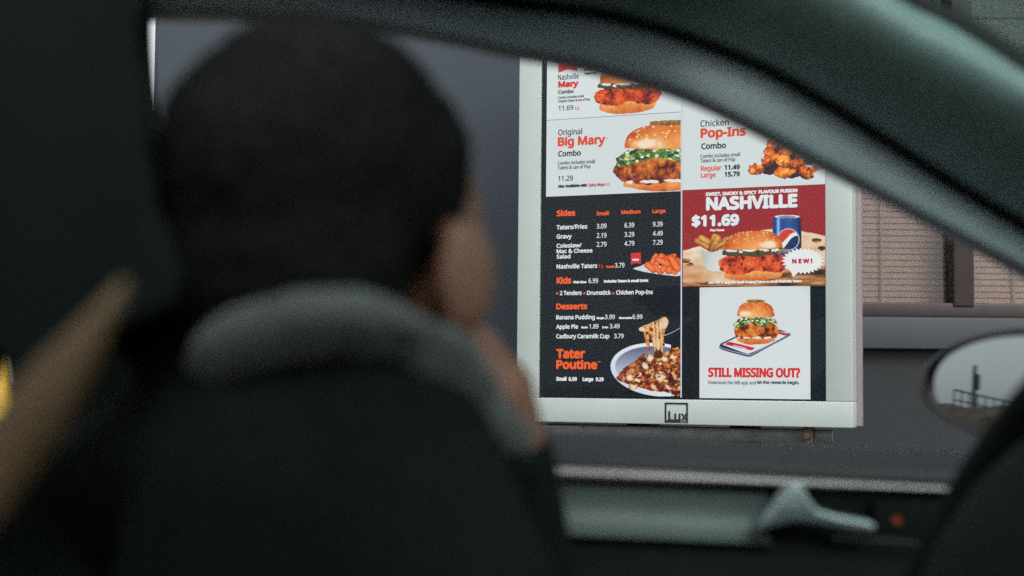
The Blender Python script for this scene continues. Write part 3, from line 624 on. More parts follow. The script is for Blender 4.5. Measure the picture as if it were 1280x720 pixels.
m = MB().add([(a0 + (a1 - a0) * .70 + (x - v[:, 0].min()) * sx, -.0022, b0 + .0012 + y * sx * .9) for x, y in v], f); bmesh_local('badge_lettering', m, M_cloth_w)
# mounting bar and bracket under the board
m = MB(); c0, d0 = bp(731, 548); c1, d1_ = bp(1002, 537)
m.box(c0 - .3, c1 + .06, .05, .09, -.036, -.006); bmesh_local('mounting_bar', m, M_steel, bevel=.003)
m = MB(); c2, _ = bp(1007, 545); m.box(c2 - .011, c2 + .011, .02, .05, -.045, .0); m.tube([(c2, .02, -.02), (c2, .008, -.02)], .008, 6); bmesh_local('bracket', m, M_bolt, bevel=.001)
m = MB(); c3, _ = bp(700, 540); m.box(c3 - .06, c3 + .04, .046, .05, -.014, -.010); bmesh_local('cable_clip', m, M_cloth_w)
m = MB(); m.box(.25, .31, .09, .16, -BO.z + .13, BH * .8); m.box(.5, .56, .09, .16, -BO.z + .13, BH * .8); bmesh_local('post', m, M_dark)

# ------------------------------------------------------------------ car shell
car = empty('car', (0.1, 0.55, 0)); props(car, 'dark car cabin with open driver window, curved grey window frame and wing mirror', 'car')
YB, TILT, ZB = 1.32, 0.33, H - 0.05              # window plane at the driver side
YC = 0.55                                         # centre line of the car
def wp(px, py, off=0.0):                          # photo pixel -> point on the driver's window plane (off = inboard)
    d = ray(px, py); t = (YB - off - TILT * (H - ZB)) / (d.y + TILT * d.z); return CAM + d * t
def yside(z, off=0.0): return YB - off - TILT * (z - ZB)
ZR = H + .40
def flip(p): return Vector((p[0], 2 * YC - p[1], p[2]))
c0p = [(160, 17), (300, 19), (430, 28), (560, 49), (640, 66), (700, 76), (760, 90), (860, 121), (950, 163), (1030, 206), (1100, 242), (1190, 290), (1280, 338), (1400, 407), (1520, 480), (1620, 548)]
c1p = [(160, -60), (300, -46), (430, -26), (560, -1), (640, 12), (700, 19), (760, 28), (850, 53), (950, 92), (1030, 137), (1100, 181), (1190, 238), (1280, 292), (1400, 366), (1520, 446), (1620, 520)]
c4p = [(600, -420), (700, -340), (800, -252), (900, -165), (1000, -88), (1060, -46), (1132, 2), (1187, 27), (1280, 85), (1400, 163), (1520, 246), (1620, 330)]
def band(A, B, n=6):
    return [[tuple(p) for p in crv(A, n)], [tuple(p) for p in crv(B, n)]]
C0 = [Vector(p) for p in crv([wp(*q, .025) for q in c0p], 6)]
C1 = [Vector(p) for p in crv([wp(*q, -.016) for q in c1p], 6)]
C2 = [Vector(p) for p in crv([wp(q[0] + 5, q[1] - 17, .004) for q in c1p], 6)]
xB = C0[0].x                                       # rear edge of the front window
# rear window aperture (behind the B pillar)
zt = C0[0].z
R0 = [Vector((x, yside(zt - d), zt - d)) for x, d in ((xB - .11, .0), (xB - .3, .012), (xB - .55, .05), (xB - .78, .13), (xB - .92, .26), (xB - .95, .33))]
door = None
def both(f): f(lambda p: Vector(p), 'driver'); f(flip, 'passenger')
def side(tr, who):
    T_ = lambda row: [tr(p) for p in row]
    # --- front door with its window frame
    zbelt = lambda x: ZB - 0.035 * (x - 0.0)
    xs = np.linspace(xB + .005, 1.02, 30)
    prof = [(1.345, .0), (1.338, .006), (1.322, .004), (1.302, -.006), (1.288, -.020)]         # pad: y, dz
    pad = MB(); pad.grid([T_([(x, y + .0, zbelt(x) + dz) for (y, dz) in prof]) for x in xs])
    skin = [(1.27, -.022), (1.283, -.036), (1.285, -.066), (1.262, -.074), (1.255, -.13), (1.215, -.17), (1.205, -.20), (1.25, -.24), (1.28, -.40), (1.285, -.72)]
    dm = MB(); dm.grid([T_([(x, y, zbelt(x) + dz) for (y, dz) in skin]) for x in xs])
    dm.grid([T_([(x, 1.345, zbelt(x)), (x, 1.42, zbelt(x) - .06), (x, 1.44, zbelt(x) - .3), (x, 1.40, zbelt(x) - .74)]) for x in xs])   # outer skin
    dm.grid([T_([(x, 1.285, zbelt(x) - .72), (x, 1.40, zbelt(x) - .74)]) for x in xs])
    d = dm.obj('door', M_dark, car, smooth=True)
    pad.obj('door_pad', M_pad, d, smooth=True, solid=.004)
    s = MB(); xs2 = np.linspace(xB + .02, .62, 24)
    s.grid([T_([(x, 1.274, zbelt(x) - .0185 - .006 * x), (x, 1.265, zbelt(x) - .0195 - .006 * x), (x, 1.263, zbelt(x) - .0242 + .001 * x), (x, 1.266, zbelt(x) - .0285 + .010 * x), (x, 1.278, zbelt(x) - .0300 + .010 * x)]) for x in xs2])
    s.obj('trim_strip', M_chrome, d, smooth=True)
    if who == 'driver': xi = at(958, 640, 1.28).x
    else: xi = .22
    s = MB(); xs3 = np.linspace(xB + .02, xi, 16)
    s.grid([T_([(x, 1.274, zbelt(x) - .034), (x, 1.279, zbelt(x) - .048), (x, 1.276, zbelt(x) - .066), (x, 1.262, zbelt(x) - .0725), (x, 1.252, zbelt(x) - .0735)]) for x in xs3]); s.obj('door_insert', M_insert, d, smooth=True)
    # frame round the glass
    f_ = MB(); f_.grid([T_(C0), T_([p + Vector((0, -.012, .002)) for p in C0]), T_(C1)]); 
    f_.grid([T_(C0), T_([p + Vector((0, .045, .004)) for p in C0]), T_([p + Vector((0, .05, .006)) for p in C1])])
    f_.obj('window_frame', M_frame, d, smooth=True)
    # --- seal, rail and A pillar
    s = MB(); s.grid([T_([p + Vector((0, .012, -.004)) for p in C1]), T_([p + Vector((0, -.016, .006)) for p in C1]), T_(C2)]); s.obj('door_seal', M_seal, car, smooth=True)
    C4 = [Vector(p) for p in crv([at(q[0], q[1], 1.185 - .00003 * (q[0] - 600)) for q in c4p], 6)]
    i0 = next(i for i, p in enumerate(C2) if p.x > .17)
    cut = C2[i0:]; rows = []
    L4 = [Vector(p) for p in C4]
    def samp(C, n):
        d_ = [0]
        for a, b in zip(C, C[1:]): d_.append(d_[-1] + (b - a).length)
        out = []
        for t in np.linspace(0, d_[-1], n):
            k = max(i for i in range(len(C)) if d_[i] <= t + 1e-9); k = min(k, len(C) - 2); w = (t - d_[k]) / max(d_[k + 1] - d_[k], 1e-9); out.append(C[k].lerp(C[k + 1], w))
        return out
    xs_c = np.linspace(0, 1, 40); A_, B_ = [], []
    def by_px(C, x):
        for a, b in zip(C, C[1:]):
            if a.x <= x <= b.x: return a.lerp(b, (x - a.x) / (b.x - a.x))
        return C[0] if x < C[0].x else C[-1]
    xa = np.linspace(-.02, min(C2[-1].x, C4[-1].x) - .002, 40)
    for j in range(9):
        w = j / 8; row = []
        for x in xa:
            a, b = by_px(C2, x), by_px(C4, x); b = Vector((b.x, b.y, min(max(b.z, a.z + .02), ZR - .022)))
            q = a.lerp(b, w); bul = math.sin(math.pi * w ** .72) * .055
            row.append(q + Vector((.1 * bul, -bul, .25 * bul)))
        rows.append(row)
    # outer back side of the pillar
    rows.append([by_px(C4, x) + Vector((-.006, .03, -.014)) for x in xa]); rows.append([by_px(C1, x) + Vector((0, .052, .01)) for x in xa])
    s = MB(); s.grid([T_(r) for r in rows]); s.obj('pillar', M_plast, car, smooth=True)
    s = MB(); s.grid([T_([by_px(C4, x) + Vector(o_) for x in xa]) for o_ in ((-.004, -.003, -.006), (.004, -.004, .001), (.012, .0, .006), (.016, .012, .009))]); s.obj('windscreen_seal', M_seal, car, smooth=True)
    # --- B pillar with trim
    zs = np.linspace(ZB - .6, zt + .09, 14); row = []
    s = MB()
    def bpx(z): 
        k = np.clip((zt - z) / .34, 0, 2.5); return xB + .004 + .012 * k
    s.grid([T_([(bpx(z), yside(z) + .03 if z > ZB else YB + .03, z), (bpx(z) - .004, (yside(z) if z > ZB else YB) - .025, z), (bpx(z) - .05, (yside(z) if z > ZB else YB) - .045, z), (bpx(z) - .10, (yside(z) if z > ZB else YB) - .025, z), (bpx(z) - .104, (yside(z) if z > ZB else YB) + .03, z)]) for z in zs]); s.obj('pillar', M_dark, car, smooth=True)
    # --- rear door with its window and glass
    rz = [ZB - .0 + .02 * i / 5 for i in range(6)]
    s = MB(); xs4 = np.linspace(xB - .10, -1.30, 16)
    s.grid([T_([(x, YB + .03, ZB + .02 * (xB - x)), (x, YB - .02, ZB + .02 * (xB - x)), (x, YB - .06, ZB - .1), (x, YB - .06, ZB - .75)]) for x in xs4]); s.grid([T_([(x, YB + .03, ZB + .02 * (xB - x)), (x, YB + .11, ZB - .2), (x, YB + .08, ZB - .75)]) for x in xs4])
    r = s.obj('rear_door', M_dark, car, smooth=True)
    pts = [Vector(p) for p in crv(R0, 5)]; lo = [Vector((p.x, yside(ZB), ZB)) for p in pts]
    s = MB(); s.grid([T_(pts), T_(lo)]); s.obj('window_glass', M_tint, r)
    s = MB(); up = [Vector((p.x, yside(zt + .06, .02), zt + .075 - .02 * i / len(pts))) for i, p in enumerate(pts)]
    s.grid([T_(pts), T_([p + Vector((0, -.02, 0)) for p in pts]), T_(up)]); s.obj('window_frame', M_dark, r, smooth=True)
    # quarter panel behind it
    s = MB(); s.grid([T_([Vector((R0[-1].x, yside(ZB), ZB)), Vector((-1.75, yside(ZB, .08), ZB))]), T_([R0[3], Vector((-1.5, yside(zt - .1, .05), zt - .1))]), T_([Vector((R0[2].x, yside(zt + .06, .02), zt + .06)), Vector((-1.35, yside(zt + .05, .06), zt + .05))])]); s.obj('quarter_panel', M_dark, car, solid=.02)
    return d, C4
dd, C4 = side(lambda p: Vector(p), 'driver'); pd_, _ = side(flip, 'passenger')
if True:                                            # passenger glass is up; the driver's window is wound down
    lo = [Vector((p.x, YB - .005, ZB - .035 * p.x)) for p in C0]; s = MB(); s.grid([[flip(p) for p in C0], [flip(p) for p in lo]]); s.obj('window_glass', M_glass, pd_)
# roof lining from rail to rail
rows = []
rx = np.linspace(-1.75, .205, 48)
def on(C, x):
    for a, b in zip(C, C[1:]):
        if a.x <= x <= b.x: return a.lerp(b, (x - a.x) / (b.x - a.x))
    return (C[0] if x < C[0].x else C[-1]).copy()
def rail(x):
    for a, b in zip(C2, C2[1:]):
        if a.x <= x <= b.x: return a.lerp(b, (x - a.x) / (b.x - a.x))
    return Vector((x, C2[0].y - .04 * (C2[0].x - x) * .3, C2[0].z + .0))
for x in rx:
    a = rail(min(x, .33)); a.x = x; drop = .09 * max(0, (-x - .9)) ** 1.2 + .25 * max(0, x - .05) ** 1.1
    k = min(max((x - .0) / .10, 0), 1); k = k * k * (3 - 2 * k); q4 = on(C4, x); q4.z = min(q4.z, ZR - .02 - drop); a = a.lerp(q4 + Vector((0, .004, .004)), k)
    half = [a, Vector((x, a.y - .018, a.z + .03)), Vector((x, 1.03, max(ZR - .055, a.z + .035) - drop)), Vector((x, .9, ZR - .02 - drop)), Vector((x, YC, ZR - drop))]
    rows.append(half + [flip(p) for p in reversed(half[:-1])])
def holed(rws):                                     # the sheet with the added roof opening left out, which brightens the cabin
    m_ = MB(); m_.grid(rws); n_ = len(rws[0]); keep = []
    for f_ in m_.f:
        xs_ = [m_.v[i][0] for i in f_]; c_ = sorted({i % n_ for i in f_})
        if not (min(xs_) > -.72 and max(xs_) < .10 and c_[0] >= 3 and c_[-1] <= 5): keep.append(f_)
    m_.f = keep; return m_
roof = holed(rows).obj('roof_lining', M_head, car, smooth=True, solid=.012)
outer = [[p + Vector((0, 0, .035)) for p in r] for r in rows]
holed(outer).obj('roof', M_paint, car, smooth=True, solid=.006)
s = MB(); s.grid([r[3:6] for r in outer if -.76 < r[0].x < .14]); s.obj('added_roof_glass', M_tint, roof, smooth=True)  # unseen pane over an opening added to let light in from above
# windscreen, rear window, dash, floor, bulkheads
hd = rows[-1]; wl = [p for p in C4 if p.x > .205 and p.x < .95]
wrow = [hd[3].copy(), hd[4].copy()]
s = MB(); s.grid([[Vector((p.x + .004, p.y, p.z + .004)) if k == 0 else Vector((p.x + .10 * math.sin(math.pi * k / 12), p.y + (2 * YC - 2 * p.y) * k / 12, p.z + .004 + .035 * math.sin(math.pi * k / 12))) for k in range(13)] for p in wl]); s.obj('windscreen', M_screen, car, smooth=True)
s = MB(); a_, b_ = rows[0][1:-1], None; s.grid([a_, [Vector((-2.15, p.y, ZB - .02)) for p in a_]]); s.obj('rear_window', M_tint, car, smooth=True)
s = MB(); s.box(-2.25, -1.6, -.2, 1.3, ZB - .10, ZB - .05); s.box(-1.75, -1.6, -.2, 1.3, .35, ZB - .06); s.obj('parcel_shelf', M_dark, car, bevel=.01)
s = MB(); s.box(-1.75, 1.5, -.3, 1.40, .27, .30); s.obj('floor', M_dark, car)
s = MB(); dy = np.linspace(-.18, 1.28, 12); s.grid([[Vector((x, y, z + .02 * math.exp(-((y - .9) / .2) ** 2))) for (x, z) in ((1.5, ZB + .03), (1.0, ZB + .0), (.72, ZB - .03), (.66, ZB - .09), (.70, ZB - .22), (.85, ZB - .35), (.95, ZB - .7))] for y in dy]); s.obj('dashboard', M_dark, car, smooth=True)
s = MB(); s.grid([[Vector((x, y, z)) for y in (-.3, .1, .55, 1.0, 1.4)] for x, z in ((1.02, ZB - .02), (1.5, ZB - .07), (2.0, ZB - .16), (2.15, ZB - .3), (2.17, .35))]); s.obj('bonnet', M_paint, car, smooth=True, solid=.01)

# door furniture on the driver's side
Yh = 1.262
hpts = [(936, 658), (948, 641), (966, 620), (979, 604), (990, 601), (999, 606), (1005, 620), (1016, 634), (1040, 641), (1080, 648), (1090, 655), (1084, 664), (1050, 660), (1015, 653), (990, 650), (965, 655), (945, 661)]
m = MB().prism([at(x, y, Yh) for x, y in hpts], (0, -.022, 0)); m.obj('door_handle', M_handle, dd, bevel=.006)
m = MB().prism([at(x, y, 1.2765) for x, y in [(985, 606), (1205, 613), (1205, 700), (1060, 682), (955, 672), (955, 650)]], (0, .006, 0)); m.obj('handle_cup', M_dark, dd)
c = at(1122, 651, 1.257); m = MB().tube([c + Vector((0, .006, 0)), c], .0027, 14); m.obj('lock_light', glow('amber_light', (150, 72, 34), 0.55), dd)
c = at(1122, 651, 1.262); m = MB().box(c.x - .02, c.x + .045, 1.263, 1.275, c.z - .016, c.z + .016); m.obj('switch_panel', M_leather, dd, bevel=.003)
m = MB().tube([at(1040, 672, 1.25), at(1110, 676, 1.25), at(1185, 682, 1.25)], .0022, 8); m.obj('pocket_edge', M_pad, dd)

# wing mirror (convex glass)
MC = at(1252, 481, 1.47)
toc = (CAM - MC).normalized()
want = Vector((-.93, .36, 0)).normalized(); want.z = .045
MNn = (want + toc).normalized(); MR = 1.25
mx = Vector((0, 0, 1)).cross(MNn).normalized(); my = MNn.cross(mx)
CS = MC - MNn * MR                                  # centre of the glass sphere
hw_, hh_ = .104, .0465
def mpt(a, r): 
    ca, sa = math.cos(a), math.sin(a); ex = 2.3
    return (abs(ca) ** (2 / ex) * (1 if ca > 0 else -1) * hw_ * r, abs(sa) ** (2 / ex) * (1 if sa > 0 else -1) * hh_ * r * (1 - .18 * (ca if mx.x < 0 else -ca)))
def sph(u, v, off=0):
    q = MC + mx * u + my * v; d = (q - CS).normalized(); return CS + d * (MR + off)
rows = [[sph(*mpt(2 * math.pi * k / 64, max(r, .001))) for k in range(64)] for r in np.linspace(0, 1, 14)]
hrows = []
for r, off in ((.985, -.004), (1.0, .003), (1.05, .007), (1.12, .007), (1.19, -.004), (1.20, -.03), (1.13, -.065), (.85, -.10), (.45, -.12), (.01, -.125)):
    hrows.append([MC + mx * mpt(2 * math.pi * k / 48, r)[0] + my * mpt(2 * math.pi * k / 48, r)[1] + MNn * (off - .006) for k in range(48)])
m = MB(); m.grid(hrows, True); wm = m.obj('wing_mirror', mat('mirror_shell', (0.012, 0.012, 0.013), .4, spec=.5), car, smooth=True)
m = MB(); m.grid(rows, True); m.obj('mirror_glass', M_mirror, wm, smooth=True)
for p_ in wm.children[0].data.polygons: p_.use_smooth = True
m = MB(); m.tube([MC - MNn * .07 + Vector((.02, -.02, -.045)), Vector((.62, 1.36, ZB - .045)), Vector((.66, 1.33, ZB - .05))], [.03, .028, .03], 12); m.obj('mirror_arm', M_dark, wm, smooth=True)
def mir(px, py, dist):                              # where the mirrored ray through a photo pixel ends up
    d = ray(px, py).normalized(); o_ = CAM - CS; b = d.dot(o_); cc = o_.length_squared - MR * MR; t = -b - math.sqrt(max(b * b - cc, 0))
    q = CAM + d * t; n_ = (q - CS).normalized(); r = d - n_ * 2 * d.dot(n_); s_ = dist / math.hypot(r.x, r.y); return q + r * s_

# seat, belt, wheel
sb = MB()
tp = [(-.60, .52), (-.52, .80), (-.45, H - .10), (-.36, H + .0), (-.245, H + .052), (-.225, H + .04), (-.225, H - .06), (-.30, .80), (-.36, .52)]
def seat(tr, tan=True):
    s = MB(); y0, y1 = .66, 1.12
    s.prism([tr((x, y0, z)) for x, z in [(-.62, .50), (-.56, .78), (-.47, H - .12), (-.40, H - .045), (-.335, H - .02), (-.30, H - .06), (-.33, .78), (-.38, .56), (.10, .55), (.14, .50), (.10, .42), (-.6, .42)]], tr((0, y1, 0)) - tr((0, y0, 0)))
    st = s.obj('seat', M_seat, car, bevel=.03)
    s = MB(); 
    hp = [(-.350, H + .055), (-.315, H + .040), (-.262, H + .048), (-.228, H + .09), (-.218, H + .16), (-.222, H + .225), (-.245, H + .27), (-.31, H + .275), (-.345, H + .2)]
    s.prism([at(x, y, .74) for x, y in [(-90, -90), (90, -100), (170, -45), (180, -8), (174, 20), (173, 42), (176, 66), (184, 100), (188, 190), (200, 265), (236, 340), (225, 385), (150, 415), (90, 440), (45, 500), (9, 520), (1, 445), (-60, 430), (-95, 250)]], (-.066, .22, .03)); h = s.obj('headrest', M_leather, st, bevel=.006)
    for yy in (.80, .95): MB().tube([tr((-.315, yy, H + .06)), tr((-.345, yy, H - .06))], .006).obj('headrest_post', M_leather, st, smooth=True)
    return st
st = seat(lambda p: Vector(p))
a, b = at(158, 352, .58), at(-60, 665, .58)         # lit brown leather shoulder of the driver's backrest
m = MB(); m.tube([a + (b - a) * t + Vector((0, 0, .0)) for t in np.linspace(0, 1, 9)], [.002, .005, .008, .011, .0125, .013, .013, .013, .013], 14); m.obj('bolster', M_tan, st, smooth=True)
s_ = MB(); 
for tr in (flip,):
    s_.prism([tr((x, .66, z)) for x, z in [(-.72, .50), (-.80, .78), (-.80, .95), (-.74, .97), (-.70, .9), (-.66, .7), (-.40, .55), (.0, .55), (.05, .50), (.0, .42), (-.7, .42)]], tr((0, 1.12, 0)) - tr((0, .66, 0)))
s_.obj('seat', M_seat, car, bevel=.03)
bt = [at(192, -60, 1.17), at(188, 0, 1.165), at(187, 50, 1.16), at(191, 110, 1.15), at(199, 165, 1.13), at(208, 220, 1.10), at(216, 300, 1.06), at(214, 420, 1.0), at(190, 640, 1.0)]
cc_ = crv(bt, 6); m = MB(); m.grid([[Vector(p) + Vector((-.009, .012, 0)), Vector(p) + Vector((0, -.004, 0)), Vector(p) + Vector((.006, -.02, 0))] for p in cc_]); m.obj('seat_belt', M_belt, car, solid=.0015, smooth=True)

WCn = Vector((.302, .90, H - .135)); tw = Vector((.42, 0, .907)); yw = Vector((0, 1, 0)); nw = Vector((-.907, 0, .42))
RW = .182
m = MB(); rows = []
for k in range(64):
    a = 2 * math.pi * k / 64; cdir = yw * math.cos(a) + tw * math.sin(a); rows.append([WCn + cdir * (RW + .019 * math.cos(b)) + nw * .020 * math.sin(b) for b in np.arange(12) * math.pi / 6])
rows.append(rows[0]); m.grid(rows, True); sw = m.obj('steering_wheel', M_leather, car, smooth=True)
m = MB(); m.ball(WCn + nw * .01, (.128, .122, .036), 24, 14, Matrix((yw, tw, nw)).transposed()); m.obj('hub', M_dark, sw, smooth=True)
for a0_, wd_ in ((0, .05), (math.pi, .05), (-math.pi / 2, .045)):
    d_ = yw * math.cos(a0_) + tw * math.sin(a0_); e_ = nw.cross(d_)
    m = MB(); m.prism([WCn + d_ * .05 + e_ * wd_, WCn + d_ * (RW - .004) + e_ * wd_ * .7, WCn + d_ * (RW - .004) - e_ * wd_ * .7, WCn + d_ * .05 - e_ * wd_], nw * .014); m.obj('spoke', M_dark, sw, bevel=.004)
m = MB(); m.tube([WCn - nw * .01, WCn - nw * .42], [.05, .06], 16); m.obj('column', M_dark, sw, smooth=True)

# ------------------------------------------------------------------ driver
per = empty('person', (-.14, .86, .55)); props(per, 'person in black jacket with grey hood seen from behind, hand against cheek', 'person')
HC = at(413, 212, .83); HC.z = H + .092                # middle of the skull
hr = Matrix.Rotation(math.radians(-20), 3, 'Z')      # turned a little towards the front of the car
def hl(x, y, z): return HC + hr @ Vector((x, y, z))  # head-local: +y = face
b = MB()
b.ball(hl(0, -.012, .016), (.075, .094, .078), 24, 16, hr); b.ball(hl(0, .03, -.045), (.062, .068, .075), 20, 14, hr)
b.ball(hl(0, .05, -.095), (.040, .040, .030), 16, 10, hr)                      # chin
b.cap(hl(0, .088, .0), .010, hl(0, .106, -.034), .014); b.ball(hl(0, .085, .022), (.05, .018, .012), 16, 10, hr)   # nose, brow
b.ball(hl(0, .092, -.064), (.024, .012, .006), 14, 8, hr); b.ball(hl(0, .091, -.074), (.021, .012, .007), 14, 8, hr)   # lips
b.ball(hl(.05, .05, -.03), (.022, .03, .02), 14, 8, hr); b.ball(hl(-.05, .05, -.03), (.022, .03, .02), 14, 8, hr)
for s in (1, -1):                                    # ears
    er = hr @ Matrix.Rotation(math.radians(-32 * s), 3, 'Z')
    b.ball(hl(.043 * s, .055, -.008), (.026, .03, .055), 14, 10, hr); b.ball(hl(.085 * s, -.008, -.036), (.008, .020, .033), 14, 12, er); b.ball(hl(.074 * s, .0, -.06), (.008, .010, .012), 12, 8, er); b.ball(hl(.07 * s, .010, -.04), (.012, .014, .022), 12, 8, hr)
NB = Vector((HC.x - .004, .825, HC.z - .17))
b.cap(hl(0, -.02, -.05), .056, NB, .060)
SR, SL = Vector((-.036, .755, H - .115)), Vector((-.245, .955, H - .085))
b.cap(SL, .045, NB + Vector((-.02, .01, -.03)), .05); b.cap(SR, .045, NB + Vector((.02, -.01, -.03)), .05)
CH = Vector((HC.x - .02, .85, H - .26)); PV = Vector((HC.x - .07, .87, .64))
b.cap(CH + Vector((-.05, .04, 0)), .10, PV + Vector((-.05, .03, 0)), .11); b.cap(CH + Vector((.04, -.04, 0)), .10, PV + Vector((.05, -.03, 0)), .11)
WR = at(638, 552, .965); EL = Vector((.022, 1.05, H - .27)); KN = at(590, 446, .955)
b.cap(SR, .048, EL, .038); b.cap(EL, .036, WR, .022)
b.cap(WR, .024, KN.lerp(WR, .45), .030); b.cap(KN.lerp(WR, .6) + Vector((.0, .012, 0)), .024, KN + Vector((0, .018, 0)), .022); b.cap(WR, .022, KN, .021)
WL, ELL = Vector((.05, .80, .66)), Vector((-.25, .76, H - .40))
b.cap(SL, .048, ELL, .038); b.cap(ELL, .036, WL, .026)
def hand(fings, root):
    for pts, r in fings:
        for k in range(len(pts) - 1): b.cap(pts[k], r * (1 - .07 * k), pts[k + 1], r * (1 - .07 * (k + 1)), 10)
# right hand: knuckles against the cheek, four fingers curled, thumb under the jaw
fs = []
for k, (dy, ln) in enumerate(((-.022, .92), (-.004, 1.0), (.014, .95), (.031, .78))):
    k0 = KN + Vector((.0, dy + .006, -.006 * k)); k1 = at(579 - 2 * k, 404 + 5 * k, .955 + dy * .9); k2 = k1 + Vector((-.022 * ln, -.004, -.006)); k3 = k2 + Vector((-.010, -.002, -.022 * ln))
    fs.append(([KN.lerp(WR, .4) + Vector((0, dy * .6, 0)), k0, k1, k2, k3], .0098 if k < 3 else .0085))
fs.append(([WR + Vector((-.005, -.012, .012)), KN.lerp(WR, .45) + Vector((-.02, -.028, 0)), KN + Vector((-.03, -.030, -.004)), KN + Vector((-.036, -.024, .014))], .0105))
hand(fs, KN)
# left hand resting in the lap
fs = []; kn = WL + Vector((.085, .0, -.005)); b.cap(WL, .024, kn, .028); b.cap(WL, .022, kn + Vector((0, .022, 0)), .018); b.cap(WL, .022, kn + Vector((0, -.022, 0)), .018)
for k, (dy, ln) in enumerate(((.030, .85), (.011, 1.0), (-.009, .95), (-.028, .75))):
    q0 = kn + Vector((-.01, dy, 0)); q1 = q0 + Vector((.045 * ln, dy * .2, .0)); q2 = q1 + Vector((.024 * ln, 0, -.012)); q3 = q2 + Vector((.014 * ln, 0, -.016)); fs.append(([q0, q1, q2, q3], .0095))
fs.append(([WL + Vector((.02, .015, 0)), WL + Vector((.05, .045, 0)), WL + Vector((.085, .058, -.006))], .011)); hand(fs, kn)
KR, KL = Vector((.30, 1.02, .70)), Vector((.28, .80, .70)); FR, FL = Vector((.55, 1.02, .36)), Vector((.53, .82, .36))
for kn_, ft in ((KR, FR), (KL, FL)):
    hp = PV + Vector((.03, .07 if kn_ is KR else -.07, -.02)); b.cap(hp, .085, kn_, .055); b.cap(kn_, .055, ft, .038); b.cap(ft, .038, ft + Vector((.15, 0, -.02)), .032)
body = fused('body', b, M_skin, per, .0048, 4)
# hair: short cap over the skull, low at the nape
h = MB(); h.ball(hl(0, -.016, .022), (.0815, .099, .082), 28, 18, hr); h.ball(hl(0, -.050, -.020), (.070, .056, .070), 22, 14, hr); h.ball(hl(0, -.048, -.065), (.048, .040, .046), 20, 12, hr)
hair = fused('hair', h, M_hair, per, .005, 3)
bm = bmesh.new(); bm.from_mesh(hair.data); Mi = inv_of(per).inverted(); kill = []
for f in bm.faces:
    q = hr.transposed() @ ((Mi @ f.calc_center_median()) - HC)
    if (q.y > .045 and q.z < .05) or (abs(q.x) > .045 and q.y > -.012 - .25 * (q.z + .02) and q.z < -.016): kill.append(f)
bmesh.ops.delete(bm, geom=kill, context='FACES')
_rs = np.random.RandomState(5)
_hv = np.array([v.co[:] for v in bm.verts]); _hd = (fbm(_hv[:, 0] * 1.3 + _hv[:, 1], _hv[:, 2] * 1.2 - _hv[:, 1] * .7, .05, 31, 3) - .5) * .009
for v, a_ in zip(bm.verts, _hd): v.co += v.normal * float(a_)
for v in bm.verts: v.co += v.normal * float(_rs.normal(0, .0009))
fl = [f for f in bm.faces]
for _ in range(8000):                                # short strands standing off the scalp
    f = fl[_rs.randint(len(fl))]; c = f.calc_center_median(); n_ = f.normal
    tdir = (n_ * .75 + Vector(_rs.normal(0, .55, 3)) + Vector((0, 0, -.35))).normalized(); wv_ = n_.cross(tdir).normalized() * .0007
    c2 = c + tdir * float(_rs.uniform(.0025, .007)); a1_ = bm.verts.new(c - wv_ - n_ * .001); a2_ = bm.verts.new(c + wv_ - n_ * .001); a3_ = bm.verts.new(c2); bm.faces.new((a1_, a2_, a3_))
bm.to_mesh(hair.data); bm.free()
for s in (1, -1):
    MB().ball(hl(.032 * s, .080, .002), (.012, .010, .010), 14, 10, hr).obj('eye', M_eye, per, smooth=True)
    eo = per.children[-1] if False else [o for o in COL.objects if o.name.startswith('eye')][-1]
    MB().ball(hl(.032 * s, .0885, .002), (.0055, .0025, .0055), 12, 8, hr).obj('iris', M_hair, eo, smooth=True)
# jacket
j = MB()
JN = Vector((HC.x - .004, .798, H - .038))
j.cap(SL, .064, JN + Vector((-.03, .03, .002)), .072); j.cap(SR, .064, JN + Vector((.03, -.005, -.01)), .070); j.cap(JN + Vector((-.03, .03, .002)), .072, JN + Vector((.03, -.005, -.004)), .072)
j.cap(SL + Vector((-.01, 0, -.01)), .066, ELL, .055); j.cap(ELL, .055, WL + Vector((-.03, 0, .0)), .043)
j.cap(SR, .060, EL, .052); j.cap(EL, .050, WR.lerp(EL, .06), .030)
j.cap(CH + Vector((-.06, .05, .03)), .122, PV + Vector((-.06, .03, 0)), .135); j.cap(CH + Vector((.035, -.04, .02)), .122, PV + Vector((.06, -.03, 0)), .135); j.cap(JN + Vector((0, .01, -.03)), .095, CH, .135)
j.cap(SL, .064, Vector((-.315, .93, H - .14)), .07); j.cap(Vector((-.315, .93, H - .14)), .07, Vector((-.36, .90, H - .36)), .085)
j.cap(at(192, 400, .88), .030, at(252, 442, .82), .028)
fused('jacket', j, M_jacket, per, .0075, 6)
# grey hood lying round the neck over the jacket's shoulders
g = MB()
hpz = [(236, 452, .82, .006), (246, 440, .80, .013), (270, 418, .768, .019), (315, 404, .745, .020), (370, 390, .735, .021), (430, 391, .735, .021), (488, 406, .74, .020), (542, 434, .752, .020), (592, 480, .775, .018), (634, 526, .805, .015), (652, 556, .84, .010), (600, 520, .90, .012), (480, 480, .94, .014), (330, 470, .93, .014), (236, 452, .82, .006)]
for (xa_, ya_, Ya_, ra_), (xb_, yb_, Yb_, rb_) in zip(hpz, hpz[1:]):
    g.cap(at(xa_, ya_, Ya_), ra_ * .72, at(xb_, yb_, Yb_), rb_ * .72)
    if Ya_ < .81 and Yb_ < .81: g.cap(at(xa_, ya_ + 26, Ya_ + .008), ra_ * .66, at(xb_, yb_ + 26, Yb_ + .008), rb_ * .66)
hood = fused('hood', g, M_hood, per, .006, 5)
